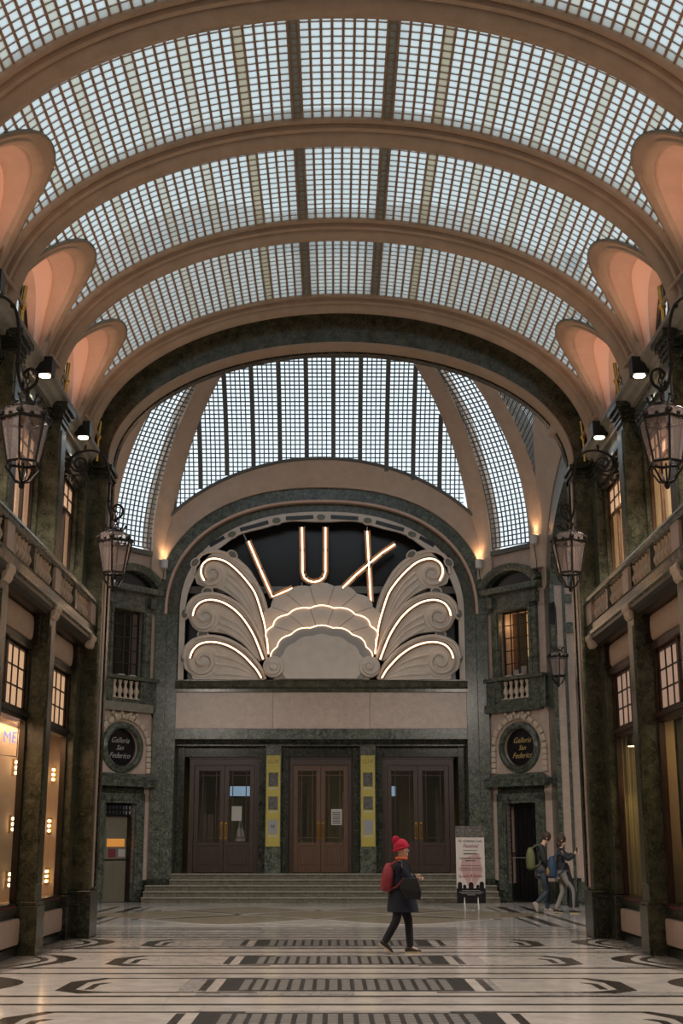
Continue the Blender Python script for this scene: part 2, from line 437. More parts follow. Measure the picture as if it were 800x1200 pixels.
# lunette penetrations (peach shells) between the ribs
def shell(side, ym, parent):
    n = 40; zsp = ZS-0.15; NU = 14
    def yz(k):
        t = PI*k/n
        c, s_ = math.cos(t), math.sin(t)
        yy = ym+(1.2)*(abs(c)**0.85)*(1 if c >= 0 else -1)*1.0
        return yy, ZS-0.12+1.66*(s_**0.9)
    m = MB(); R = []
    for k in range(n+1):
        yy, zz = yz(k); h = max(0, zz-ZS)
        dv = GA*math.sqrt(max(0, 1-min(1, h/GH)**2))-0.04
        dw = 5.08
        R.append([(CX+side*(dw+(dv-dw)*u/NU), yy, zz+0.10*(u/NU)*math.sin(PI*k/n)) for u in range(NU+1)])
    m.rings(R)
    o = m.build('lunette_shell', 'peach_plaster', parent, smooth=True, solid=0.03)
    # raised horseshoe moulding that follows the shell
    RR = []
    def sp(k, u):
        k = max(0, min(n, k)); row = R[k]; i = min(NU-1, max(0, int(u))); a, b_ = Vector(row[i]), Vector(row[i+1]); return a+(b_-a)*(u-i)
    for k in range(1, n):
        s_ = math.sin(PI*k/n); u0, u1 = NU*(0.36-0.10*s_), NU*(0.60-0.02*s_)
        tv = sp(k+1, 7)-sp(k-1, 7); nv = tv.cross(Vector((side,0,0))).normalized()
        if nv.dot(Vector((0, ym, ZS+0.3))-Vector((0, sp(k,7).y, sp(k,7).z))) < 0: nv = -nv
        nv *= 0.05
        p0, p3 = sp(k, u0), sp(k, u1)
        RR.append([p0-nv, p0+nv*0.7, p0*0.75+p3*0.25+nv, p0*0.25+p3*0.75+nv, p3+nv*0.7, p3-nv])
    MB().rings(RR, closed=True).build('lunette_moulding', 'peach_light', parent, smooth=True)
    # moulded edge where the shell meets the glass vault
    RE = []
    for k in range(n+1):
        y_, z_ = R[k][-1][1], R[k][-1][2]; t = PI*k/n
        dy_, dz_ = math.cos(t), max(0.15, math.sin(t)); L_ = math.hypot(dy_, dz_); dy_, dz_ = dy_/L_, dz_/L_
        ring = []
        for off, dep in ((-0.02,-0.05),(0.03,-0.08),(0.07,-0.05),(0.11,-0.07),(0.16,-0.03),(0.18,0.04),(-0.02,0.04)):
            yy, zz = y_+dy_*off, z_+dz_*off
            yy = max(ym-1.25, min(ym+1.25, yy)); h = max(0, zz-ZS)
            dv = GA*math.sqrt(max(0.02, 1-min(0.99, h/GH)**2))
            ring.append((CX+side*(dv+dep), yy, zz))
        RE.append(ring)
    MB().rings(RE, closed=True).build('lunette_edge', 'vault_plaster', parent, smooth=True)
    MB().tube([Vector(r[4])+Vector((0,0,-0.01)) for r in RE], 0.028, 5).build('lunette_trim', 'stone_grey', parent, smooth=True)
    # iron grille and window behind it
    g = MB()
    pts = [(CX+side*5.1, yz(k)[0], yz(k)[1]) for k in range(n+1)]
    g.tube(pts, 0.05, 6)
    for q in range(-3, 4):
        yy = ym+q*0.3; top = ZS-0.1+1.5*(1-min(1,abs(q*0.3)/1.2)**2)**0.5
        g.box(CX+side*5.08, CX+side*5.12, yy-0.02, yy+0.02, ZS-0.1, top)
    for rr in (0.35, 0.7, 1.05):
        g.tube([(CX+side*5.07, ym+rr*math.cos(PI*k/16), ZS+0.1+rr*1.15*math.sin(PI*k/16)) for k in range(17)], 0.022, 5)
    for q in range(6):
        a = PI*(q+0.5)/6; cc = (ym+0.52*math.cos(a), ZS+0.12+0.6*math.sin(a))
        g.tube([(CX+side*5.06, cc[0]+0.11*math.cos(2*PI*k/10), cc[1]+0.11*math.sin(2*PI*k/10)) for k in range(10)], 0.018, 5, closed=True)
    g.build('lunette_grille', 'iron', parent)
    Box(CX+side*5.16, CX+side*5.18, ym-1.3, ym+1.3, ZS-0.2, ZS+1.6).build('lunette_glass', 'window_glass', parent)
for side in (-1, 1):
    for ry in RIBS[1:6]:
        shell(side, ry+RIB_W/2+BAY/2, ceil)
# solid haunches that close the vault behind the lunettes
h = MB()
for side in (-1, 1):
    h.box(CX+side*5.3, CX+side*5.5, Y_END-1, 24.3, 8.3, 8.9)
    for ry in RIBS[6:]:
        h.box(CX+side*4.5, CX+side*4.6, ry+RIB_W, ry+BAY, 8.6, 10.3)
h.build('vault_haunch', 'vault_plaster', ceil)

# ================================================================ side walls
PIL = [20.1-BAY*k for k in range(0, 9)]       # near edge of each pilaster, width .45
walls = {}
for side, nm in ((-1,'wall_left'), (1,'wall_right')):
    walls[side] = thing(nm, (0,0,0), 'marble arcade wall of shops on the %s' % ('left' if side < 0 else 'right'), kind='structure')
def X(side, d): return CX+side*d
def sbox(side, d0, d1, y0, y1, z0, z1, mb=None):
    return (mb or MB()).box(X(side,d0), X(side,d1), y0, y1, z0, z1)
def pilaster(side, y, W, w=0.45):
    p = sbox(side, 4.55, 4.90, y, y+w, 0.75, 8.32)
    sbox(side, 4.535, 4.7, y+0.06, y+w-0.06, 1.0, 4.9, p); sbox(side, 4.535, 4.7, y+0.06, y+w-0.06, 5.6, 8.1, p)
    o = p.build('pilaster', 'dark_green_marble', W, bevel=0.012)
    b = sbox(side, 4.50, 4.92, y-0.03, y+w+0.03, 0, 0.70); sbox(side, 4.52, 4.92, y-0.015, y+w+0.015, 0.70, 0.76, b)
    b.build('plinth', 'dark_green_marble', o, bevel=0.012)
    c = sbox(side, 4.52, 5.1, y-0.03, y+w+0.03, 8.20, 8.27)
    for i, (dd, z) in enumerate(((0.04,8.34),(0.08,8.42),(0.12,8.50))): sbox(side, 4.55-dd, 5.1, y-dd, y+w+dd, z-0.05, z+0.04, c)
    c.build('capital', 'black_green_marble', o, bevel=0.008)
    return o
def cap_block(side, y, W, w=0.45):
    b = MB()
    prof = [(4.45,5.24),(4.45,5.17),(4.48,5.13),(4.49,5.07),(4.52,5.02),(4.60,5.02),(4.60,5.24)]
    b.prism([(X(side,d), z) for d, z in prof], 'xz', y+0.05, y+w-0.05)
    b.build('cornice_block', 'baluster_marble', W, bevel=0.01)
BAL_PROF = [(0.045,0),(0.045,0.03),(0.03,0.045),(0.035,0.07),(0.062,0.13),(0.058,0.17),(0.032,0.23),(0.026,0.27),(0.04,0.30),(0.04,0.325),(0.048,0.33),(0.048,0.36)]
def bal_mesh(n=9, h=0.36, k=1.0):
    m = MB().lathe([(r*k, z*h/0.36) for r, z in BAL_PROF], n=n)
    me = bpy.data.meshes.new('baluster'); me.from_pydata(m.v, [], m.f); me.materials.append(MAT['baluster_marble'])
    me.polygons.foreach_set('use_smooth', [True]*len(me.polygons)); me.set_sharp_from_angle(angle=math.radians(50)); return me
BALM = bal_mesh()
def balustrade(side):
    s = 'left' if side < 0 else 'right'
    T = thing('balustrade', (X(side,4.6), 16, 5.2), 'long marble balustrade above the shops on the %s wall' % s, 'balustrade', 'long balcony balustrades')
    ye = 23.6; ys = Y_END
    slab = MB().prism([(X(side,d),z) for d,z in ((5.3,5.2),(4.50,5.2),(4.48,5.24),(4.48,5.30),(4.51,5.33),(4.51,5.42),(4.49,5.44),(5.3,5.44))], 'xz', ys, ye)
    slab.build('balcony_slab', 'polished_green_marble', T)
    rl = MB().prism([(X(side,d),z) for d,z in ((4.46,5.85),(4.46,5.90),(4.48,5.95),(4.52,5.97),(4.70,5.97),(4.74,5.93),(4.74,5.85),(4.70,5.83),(4.50,5.83))], 'xz', ys, ye)
    rl.build('handrail', 'polished_green_marble', T)
    for py in PIL + [23.2]:
        if py < 10: 
            continue
        sbox(side, 4.50, 4.70, py+0.02, py+0.42 if py < 23 else 23.65, 5.44, 5.83).build('balcony_die', 'pink_marble', T, bevel=0.01)
        y0 = py-BAY+0.45
        mid = (y0+py)/2
        sbox(side, 4.52, 4.68, mid-0.07, mid+0.07, 5.44, 5.83).build('balcony_post', 'polished_green_marble', T, bevel=0.008)
        for a, b in ((y0, mid-0.07), (mid+0.07, py)):
            k = 6
            for i in range(k):
                o = bpy.data.objects.new('baluster', BALM); COL.objects.link(o); o.parent = T
                o.location = Vector((X(side,4.6), a+(b-a)*(i+0.5)/k, 5.455))-T.location
    t = sbox(side, 4.54, 4.66, ys, ye, 5.44, 5.462)
    t.build('baluster_footing', 'baluster_marble', T)
    return T
for side in (-1, 1):
    W = walls[side]
    for py in PIL: pilaster(side, py, W); cap_block(side, py, W)
    cap_block(side, 23.2, W)
    # continuous cornice under the balcony
    c = MB().prism([(X(side,d),z) for d,z in ((5.2,5.20),(4.50,5.20),(4.50,5.15),(4.56,5.12),(4.60,5.06),(4.66,5.04),(5.2,5.04))], 'xz', Y_END, 23.5)
    c.build('shop_cornice', 'bronze', W)
    # top cornice with frieze and architrave
    c = MB()
    c.prism([(X(side,d),z) for d,z in ((5.2,8.72),(4.50,8.72),(4.50,8.66),(4.56,8.62),(4.60,8.54),(4.66,8.50),(4.68,8.44),(5.2,8.44))], 'xz', Y_END, 23.3)
    c.build('cornice', 'stone_grey', W)
    c = sbox(side, 4.74, 5.2, Y_END, 23.3, 8.16, 8.44); c.build('frieze', 'polished_green_marble', W)
    c = MB().prism([(X(side,d),z) for d,z in ((5.2,8.16),(4.69,8.16),(4.69,8.11),(4.73,8.07),(4.76,7.97),(4.80,7.94),(4.80,7.88),(5.2,7.88))], 'xz', Y_END, 23.3)
    c.build('architrave', 'black_green_marble', W)
    balustrade(side)
    # end pier in two steps, with a pink strip on its inner face
    p = sbox(side, 4.70, 4.92, 23.2, 24.3, 0.75, 8.60); sbox(side, 4.40, 4.92, 23.65, 24.3, 0.80, 8.60, p); sbox(side, 4.90, 5.4, 24.16, 24.3, 0.0, 8.60, p)
    P = p.build('end_pier', 'dark_green_marble', W, bevel=0.015)
    b = sbox(side, 4.66, 4.94, 23.15, 24.32, 0, 0.74); sbox(side, 4.36, 4.94, 23.60, 24.34, 0, 0.80, b)
    b.build('plinth', 'black_green_marble', P, bevel=0.02)
    sbox(side, 4.385, 4.41, 23.86, 23.99, 0.85, 8.5).build('pink_strip', 'pink_marble', P)
    sbox(side, 4.37, 4.41, 24.10, 24.30, 0.85, 8.5).build('edge_strip', 'black_green_marble', P)
    q = MB()
    for dd, z in ((0.03,8.30),(0.06,8.38),(0.09,8.48)): sbox(side, 4.40-dd, 5.4, 23.65-dd, 24.3, z-0.04, z+0.04, q)
    for dd, z in ((0.02,8.30),(0.04,8.38),(0.06,8.48)): sbox(side, 4.70-dd, 5.4, 23.2-dd, 23.66, z-0.04, z+0.04, q)
    q.build('capital', 'black_green_marble', P)

# shops and windows, bay by bay
wn = 0
def casement(par, side, d, y0, y1, z0, z1, cols, rows, frame_m, pane_m, bar=0.022, thick=0.05, mull=0.05):
    """two-leaf barred window, panes as sub-parts of the frame part"""
    f = MB()
    sbox(side, d, d+thick, y0, y1, z0, z0+0.05, f); sbox(side, d, d+thick, y0, y1, z1-0.05, z1, f)
    sbox(side, d, d+thick, y0, y0+0.05, z0, z1, f); sbox(side, d, d+thick, y1-0.05, y1, z0, z1, f)
    ym = (y0+y1)/2; sbox(side, d-0.02, d+thick, ym-mull, ym+mull, z0, z1, f)
    cells = []
    for a, b in ((y0+0.05, ym-mull), (ym+mull, y1-0.05)):
        for i in range(cols):
            ya, yb = a+(b-a)*i/cols, a+(b-a)*(i+1)/cols
            if i: sbox(side, d+0.005, d+thick-0.01, ya-bar/2, ya+bar/2, z0, z1, f)
            for j in range(rows):
                cells.append((ya+bar/2, yb-bar/2, z0+0.05+(z1-z0-0.1)*j/rows+bar/2, z0+0.05+(z1-z0-0.1)*(j+1)/rows-bar/2))
    for j in range(1, rows):
        z = z0+0.05+(z1-z0-0.1)*j/rows; sbox(side, d+0.005, d+thick-0.01, y0, y1, z-bar/2, z+bar/2, f)
    F = f.build('window_frame', frame_m, par)
    for ya, yb, za, zb in cells:
        sbox(side, d+0.025, d+0.033, ya, yb, za, zb).build('pane', pane_m, F)
for side in (-1, 1):
    W = walls[side]
    for bi in range(0, 4):
        y0 = PIL[bi]+0.45; y1 = (PIL[bi-1] if bi else 23.2)
        wn += 1
        S = thing('window_%d' % wn, (X(side,4.95), (y0+y1)/2, 0.0), 'tall shop window, bay %s the %s end pier' % (('beside','one away from','two away from','three away from')[bi], 'left' if side < 0 else 'right'), kind='structure')
        # skirt
        b = sbox(side, 4.80, 5.2, y0, y1, 0, 0.68); sbox(side, 4.76, 5.2, y0, y1, 0, 0.12, b); sbox(side, 4.77, 5.2, y0, y1, 0.60, 0.68, b)
        b.build('skirt', 'black_green_marble', S)
        sk = MB(); r = 0.07; ya, yb, za, zb = y0+0.12, y1-0.06, 0.16, 0.53
        poly = []
        for cyy, czz, a0 in ((yb-r,zb-r,0),(ya+r,zb-r,PI/2),(ya+r,za+r,PI),(yb-r,za+r,1.5*PI)):
            for k in range(5): a = a0+PI/2*k/4; poly.append((cyy+r*math.cos(a), czz+r*math.sin(a)))
        sk.prism(poly, 'yz', X(side,4.74), X(side,4.81)); sk.build('skirt_panel', 'pink_marble', S, bevel=0.012)
        # frame of the big pane
        f = MB()
        sbox(side, 4.82, 4.91, y0, y0+0.06, 0.68, 4.6, f); sbox(side, 4.82, 4.91, y1-0.09, y1, 0.68, 4.6, f)
        sbox(side, 4.80, 5.0, y0, y1, 0.68, 0.74, f); sbox(side, 4.82, 5.0, y0, y1, 3.40, 3.46, f)
        sbox(side, 4.79, 5.0, y0, y1, 3.46, 3.53, f); sbox(side, 4.77, 5.0, y0, y1, 4.50, 4.60, f)
        f.build('window_frame', 'bronze' if side < 0 else 'wood_door', S)
        sbox(side, 4.79, 4.82, y0+0.1, y1-0.14, 0.68, 0.70).build('sill_trim', 'poster_red', S)
        sbox(side, 4.88, 4.885, y0+0.06, y1-0.09, 0.74, 3.40).build('pane', 'window_glass', S)
        casement(S, side, 4.86, y0+0.06, y1-0.09, 3.53, 4.50, 3, 3, 'bronze' if side < 0 else 'wood_door', 'pane_frost_glow' if side < 0 else 'pane_frost_dim_glow')
        # rolled fascia panel above
        fp = MB().prism([(X(side,d),z) for d,z in ((4.86,4.62),(4.80,4.63),(4.775,4.68),(4.765,4.80),(4.765,4.90),(4.775,5.0),(4.80,5.04),(4.86,5.04))], 'xz', y0+0.12, y1-0.12)
        fp.build('fascia_panel', 'cream_panel', S, bevel=0.01)
        e = sbox(side, 4.70, 5.1, y0, y0+0.1, 4.58, 5.05); sbox(side, 4.70, 5.1, y1-0.1, y1, 4.58, 5.05, e); sbox(side, 4.86, 5.1, y0, y1, 4.58, 5.05, e)
        for k in range(4):
            for yy in (y0+0.1, y1-0.1): e.tube([(X(side,4.70), yy, 4.66+0.1*k), (X(side,4.68), yy, 4.71+0.1*k), (X(side,4.70), yy, 4.75+0.1*k)], 0.02, 6)
        e.build('fascia_bracket', 'bronze', S)
        # shop room behind the glass
        q = MB()
        if side < 0:
            sbox(side, 5.40, 5.45, y0-0.45, y1+(0.85 if bi == 0 else 0), 0.5, 4.7, q)
            if bi == 0: sbox(side, 4.95, 5.45, 24.05, 24.12, 0.5, 4.7, q)
            if bi == 3: sbox(side, 4.95, 5.45, y0-0.45, y0-0.4, 0.5, 4.7, q)
            sbox(side, 5.0, 5.4, y0-0.45, y1+0.8, 0.5, 0.68, q); sbox(side, 5.0, 5.4, y0-0.45, y1, 3.50, 3.56, q)
            q.build('shop_room', 'shop_wall', S)
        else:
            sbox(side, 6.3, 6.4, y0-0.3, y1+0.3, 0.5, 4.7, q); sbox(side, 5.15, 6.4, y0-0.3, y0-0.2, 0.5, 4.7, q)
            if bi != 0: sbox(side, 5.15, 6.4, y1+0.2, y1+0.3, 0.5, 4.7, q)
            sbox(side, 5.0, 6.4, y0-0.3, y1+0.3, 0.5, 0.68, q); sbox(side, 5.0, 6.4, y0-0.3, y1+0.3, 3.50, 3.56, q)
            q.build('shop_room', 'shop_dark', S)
            if bi == 0:
                q = MB(); q.rings([[(X(side,4.97+1.4*k/80), y1+0.22+0.03*math.sin(k*0.9)-0.02*math.sin(k*2.1), z) for k in range(81)] for z in (0.68, 3.5)])
                q.build('shop_curtain', 'shop_curtain', S, smooth=True)
        L = light('shop_ceiling_light', 'AREA', (X(side,5.2 if side < 0 else 5.4), (y0+y1)/2, 3.46), SHOP_W*(1.0 if side < 0 else 0.45), (1,0.66,0.40) if side < 0 else (1,0.74,0.42), 0.35, target=(X(side,5.2 if side < 0 else 5.4),(y0+y1)/2,0), sy=2.4)
        # upper window
        wn += 1
        U = thing('window_%d' % wn, (X(side,4.95), (y0+y1)/2, 5.44), 'lit upper window over the balcony, bay %s the %s end pier' % (('beside','one away from','two away from','three away from')[bi], 'left' if side < 0 else 'right'), kind='structure')
        f = MB(); sbox(side, 4.84, 4.93, y0, y0+0.08, 5.44, 7.9, f); sbox(side, 4.84, 4.93, y1-0.10, y1, 5.44, 7.9, f)
        f.build('window_surround', 'dark_green_marble', U)
        fm = 'bronze' if side < 0 else 'wood_light'
        casement(U, side, 4.90, y0+0.10, y1-0.12, 7.34, 7.88, 3, 2, fm, 'pane_frost_glow')
        f = MB(); n = 4; a, b = y0+0.10, y1-0.12
        for k in range(n+1):
            yy = a+(b-a)*k/n; ww = 0.05 if k != 2 else 0.07
            sbox(side, 4.91, 4.96, yy-ww*0.8, yy+ww*0.8, 5.44, 7.34, f)
        sbox(side, 4.91, 4.96, a, b, 5.44, 5.6, f)
        F = f.build('casement', fm, U)
        for k in range(n): sbox(side, 4.935, 4.94, a+(b-a)*k/n+0.05, a+(b-a)*(k+1)/n-0.05, 5.6, 7.32).build('pane', 'window_glass', F)
        cu = MB(); rows = []
        for zz in (5.44, 7.9):
            rows.append([(X(side, 5.03+0.02*math.sin(k*1.3)), a-0.3+(b-a+0.75)*k/60, zz) for k in range(61)])
        cu.rings(rows); cu.build('curtain', 'curtain_glow' if side < 0 else 'curtain_glow_yellow', U, smooth=True)
    # plain continuation of the wall towards and behind the camera
    m = sbox(side, 4.95, 5.2, Y_END-1, PIL[3]+0.45, 0, 8.2); m.build('wall_slab', 'cream_panel', W)
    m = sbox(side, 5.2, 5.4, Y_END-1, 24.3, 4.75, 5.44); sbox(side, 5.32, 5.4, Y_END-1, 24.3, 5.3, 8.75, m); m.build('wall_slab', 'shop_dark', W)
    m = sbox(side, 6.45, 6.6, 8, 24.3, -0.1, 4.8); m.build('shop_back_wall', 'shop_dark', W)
# end wall behind the camera
we = thing('wall_front', (0,0,0), 'plain end wall of the arcade behind the camera', kind='structure')
Box(-6, 6.2, Y_END-1.2, Y_END-1, 0, 12).build('wall_slab', 'pink_marble', we)

# gold-coloured strips with knobs, and wall ties, at the rib feet
for side in (-1, 1):
    for ry in RIBS[0:5]:
        m = MB()
        m.tube([(X(side,4.60), ry+0.66, ZS-0.18), (X(side,4.59), ry+0.665, ZS+0.25), (X(side,4.56), ry+0.67, ZS+0.62)], 0.035, 8)
        m.ball((X(side,4.58), ry+0.66, ZS+0.30), 0.06, 8)
        m.build('rib_edge_gold', 'brass', ceil, smooth=True)
        MB().tube([(X(side,4.58), ry+0.62, ZS+0.32), (X(side,4.62), ry+0.2, ZS+0.42), (X(side,4.70), ry-0.05, ZS+0.50)], 0.03, 6).build('rib_tie', 'vault_plaster', ceil)

# end arch of the corridor: green face, cream soffit, dark edge
ea = thing('trim_1', (0,0,0), 'green marble arch at the mouth of the rotunda', kind='structure')
def arch_ring(ai, hi, ao, ho, y0, y1, zs, cx, n=64, p=2.0):
    q_ = 2.0/p
    C_ = lambda t: math.copysign(abs(math.cos(t))**q_, math.cos(t))
    S2 = lambda t: max(0.0, math.sin(t))**q_
    R = []
    for k in range(n+1):
        t = PI*k/n
        xi, zi = cx+ai*C_(t), zs+hi*S2(t); xo, zo = cx+ao*C_(t), zs+ho*S2(t)
        R.append([(xi,y0,zi),(xi,y1,zi),(xo,y1,zo),(xo,y0,zo)])
    return MB().rings(R, closed=True)
arch_ring(4.40, 2.42, 5.1, 3.05, 23.65, 24.3, 8.58, CX).build('arch_band', 'dark_green_marble', ea, smooth=True)
arch_ring(4.385, 2.40, 4.41, 2.43, 23.63, 24.08, 8.58, CX).build('arch_soffit', 'vault_plaster', ea, smooth=True)
arch_ring(4.36, 2.37, 4.42, 2.44, 24.10, 24.30, 8.58, CX).build('arch_edge', 'black_green_marble', ea, smooth=True)
# wall above the arch, towards the rotunda
def wall_over_arch(ai, hi, zs, cx, x0, x1, ztop, y0, y1, name, m, parent, n=48):
    mb = MB(); R = []
    for k in range(n+1):
        t = PI-PI*k/n; xx = cx+ai*math.cos(t); zz = zs+hi*math.sin(t)
        R.append([(xx,y0,zz),(xx,y1,zz),(xx,y1,ztop),(xx,y0,ztop)])
    mb.rings(R, closed=True)
    mb.box(x0, cx-ai, y0, y1, zs, ztop); mb.box(cx+ai, x1, y0, y1, zs, ztop)
    return mb.build(name, m, parent)
# ================================================================ rotunda
FY = 38.7                                      # plane of the cinema front
DC = (XF, 31.5); DZ0, DH = 10.2, 6.5           # dome: centre, springing, rise
P1, P2 = (4.95, 7.2), (6.44, 5.4)
dome = thing('ceiling', (XF, 31.5, DZ0), 'octagonal glass block dome over the rotunda', kind='structure')
def dome_rows(D, pitch):
    n = 3000; out = [1.0]; s_acc = 0; px, pz = D, 0
    for i in range(1, n):
        a = (PI/2)*i/n; s = math.cos(a); x, z = D*s, DH*math.sin(a)
        s_acc += math.hypot(x-px, z-pz); px, pz = x, z
        if s_acc >= pitch*len(out): out.append(s)
        if s < 0.12: break
    return out
def dz(s): return DZ0+DH*math.sqrt(max(0, 1-s*s))
def dome_panel(n2, D, W, pitch, group, margin, clip=None, mull=0.12, shift=0, smin=0.12, zb=0.0):
    n2 = Vector((n2[0], n2[1], 0)).normalized(); t2 = Vector((-n2.y, n2.x, 0)); C0 = Vector((DC[0], DC[1], 0))
    rows = dome_rows(D, pitch); grid, cells, mul = MB(), MB(), MB()
    if group: cell = (group[0]-mull)/group[1]
    else: cell = pitch
    cols = []; k = int(W/ (group[0] if group else cell))+2
    if group:
        for g in range(-k, k+1):
            x0 = g*group[0]-group[0]/2+mull/2+shift
            for c in range(group[1]): cols.append((x0+(c+0.5)*cell, c == group[1]-1))
    else:
        cols = [((g+0.5)*cell, False) for g in range(-k, k)]
    for r in range(len(rows)-1):
        s0, s1 = rows[r], rows[r+1]; sm = (s0+s1)/2
        if sm < smin: break
        a0 = n2*D*s0; a1 = n2*D*s1
        up = Vector((a1.x-a0.x, a1.y-a0.y, dz(s1)-dz(s0))); hl = up.length/2; up.normalize()
        nr = up.cross(t2).normalized()
        base = C0+n2*D*sm; zc = (dz(s0)+dz(s1))/2
        if zc < DZ0+zb: continue
        lim = W*sm-margin*sm
        for v, last in cols:
            if abs(v) > lim+cell*0.3: continue
            p = base+t2*v; p.z = zc
            if clip and clip(p): continue
            cells.obox(p, t2*(cell*0.40), up*(hl*0.78), nr*0.006)
            grid.obox(p+t2*cell/2, t2*0.017, up*hl, nr*0.015)
            grid.obox(p-up*hl, t2*cell/2, up*0.015, nr*0.015)
            if last: mul.obox(p+t2*(cell/2+mull/2), t2*mull*0.48, up*hl, nr*0.06)
            if group and last is False and abs(v-cell-0) < 0: pass
    grid.build('glazing_grid', 'grid_dome', dome, kind='stuff')
    cells.build('glass_blocks', 'glass_block_dome', dome, kind='stuff')
    if mul.v: mul.build('mullions', 'grid_dome', dome, kind='stuff')
ARO, ARH, ARZ = 5.75, 4.12, 8.80               # outer line of the cream archivolt
def clipb(p): return ((p.x-XF)/ARO)**2+((max(p.z,ARZ)-ARZ)/ARH)**2 < 1.0
dome_panel((0,1), 7.2, 4.95, 0.137, (0.81,5), 0.38, clipb, shift=0.06)
dome_panel((0,-1), 7.2, 4.95, 0.3, None, 0.38, lambda p: ((p.x-XF)/ARO)**2+((max(p.z,ARZ)-ARZ)/ARH)**2 < 1.0)
def clips(p): return ((p.y-31.5)/6.2)**2+((max(p.z,ARZ)-ARZ)/4.3)**2 < 1.0
dome_panel((1,0), 6.44, 5.4, 0.16, None, 0.38, clips); dome_panel((-1,0), 6.44, 5.4, 0.16, None, 0.38, clips)
DM = math.hypot(5.695, 6.3)
for sx in (1,-1):
    dome_panel((sx*5.695, 6.3), DM, 1.17, 0.15, None, 0.42, zb=-0.01)
    dome_panel((sx*5.695, -6.3), DM, 1.17, 0.3, None, 0.42)
def dome_rib(px, py):
    d2 = Vector((px, py, 0)); D = d2.length; d2.normalize(); t2 = Vector((-d2.y, d2.x, 0)); R = []
    n = 40
    pts = [(1.0, 9.3)]+[(math.cos(PI/2*k/n), None) for k in range(n-2)]
    for s, zz in pts:
        z = dz(s) if zz is None else zz
        c = Vector((DC[0], DC[1], z))+d2*D*s
        nr = Vector((d2.x*s*DH, d2.y*s*DH, 0)); nz = (z-DZ0)/DH*D
        nv = Vector((nr.x, nr.y, nz if zz is None else 0)).normalized()
        w_ = 0.36*(0.45+0.55*s)
        R.append([c+t2*a*w_+nv*b for a, b in ((-1.15,0.25),(-1.15,-0.06),(-0.95,-0.10),(-0.9,-0.20),(-0.55,-0.25),(0,-0.28),(0.55,-0.25),(0.9,-0.20),(0.95,-0.10),(1.15,-0.06),(1.15,0.25))])
    return MB().rings(R, closed=True).build('dome_rib', 'rotunda_plaster', dome, smooth=True)
for sx in (1,-1):
    for sy in (1,-1):
        dome_rib(sx*P1[0], sy*P1[1]); dome_rib(sx*P2[0], sy*P2[1])
MB().lathe([(0.9,-0.1),(1.3,0),(1.3,0.3),(0.2,0.5)], c=DC, n=16, z=DZ0+DH-0.1).build('dome_cap', 'rotunda_plaster', dome)

# --- back wall -------------------------------------------------------------
wb = thing('wall_back', (0,0,0), 'green marble cinema front with arch', kind='structure')
AI, AH, AZ = 4.29, 3.08, 8.25
PN = 2.3                                        # fullness of the three-centred arch
def pc(t): return math.copysign(abs(math.cos(t))**(2/PN), math.cos(t))
def ps(t): return max(0.0, math.sin(t))**(2/PN)                   # arched opening of the sign
XL, XR = XF-AI, XF+AI
for s_ in (-1, 1):
    x0 = XF+s_*4.29; x1 = XF+s_*4.95
    o = Box(x0, x1, 38.66, 40.2, 0.0, AZ).build('facade_pier', 'mid_green_marble', wb, bevel=0.01)
    Box(XF+s_*4.62, x1, 38.58, 38.7, 0.6, AZ).build('pier_strip', 'mid_green_marble', o, bevel=0.01)
    Box(x0-s_*0.0, x1+s_*0.02, 38.50, 38.8, 0.0, 0.62).build('plinth', 'black_green_marble', o, bevel=0.02)
arch_ring(AI+0.38, AH+0.42, 5.02, 3.93, 38.56, 39.0, AZ, XF, p=PN).build('outer_archivolt', 'mid_green_marble', wb, smooth=True)
arch_ring(AI+0.33, AH+0.37, AI+0.40, AH+0.44, 38.47, 38.8, AZ, XF, p=PN).build('arch_fillet', 'peach_plaster', wb, smooth=True)
arch_ring(AI-0.0, AH+0.0, AI+0.36, AH+0.40, 38.70, 39.3, AZ, XF, p=PN).build('inner_archivolt', 'dark_green_marble', wb, smooth=True)
# cream archivolt whose front follows the dome surface
R = []; R2 = []
for k in range(65):
    t = PI*k/64; c_, s_ = math.cos(t), math.sin(t)
    ax, az = XF+5.0*pc(t), AZ+3.91*ps(t); bx, bz = XF+ARO*c_, ARZ+ARH*s_
    def fy(z):
        q = max(0.0, min(0.99, (z-DZ0)/DH)); return min(38.55, 31.5+7.2*math.sqrt(1-q*q)-0.06)
    y = fy(bz)
    if abs(bx-XF) > 4.98: bx = XF+math.copysign(4.98, bx-XF)
    if abs(ax-XF) > 4.97: ax = XF+math.copysign(4.97, ax-XF)
    R.append([(ax,38.45,az),(ax,39.2,az),(bx,39.2,bz),(bx,y,bz),((ax+bx)/2,(y+38.45)/2,(az+bz)/2)])
    R2.append((bx, y-0.02, bz+0.02))
MB().rings(R, closed=True).build('cream_archivolt', 'rotunda_plaster', wb, smooth=True)
MB().tube(R2, 0.05, 6).build('archivolt_edge', 'grid_dome', wb, smooth=True)
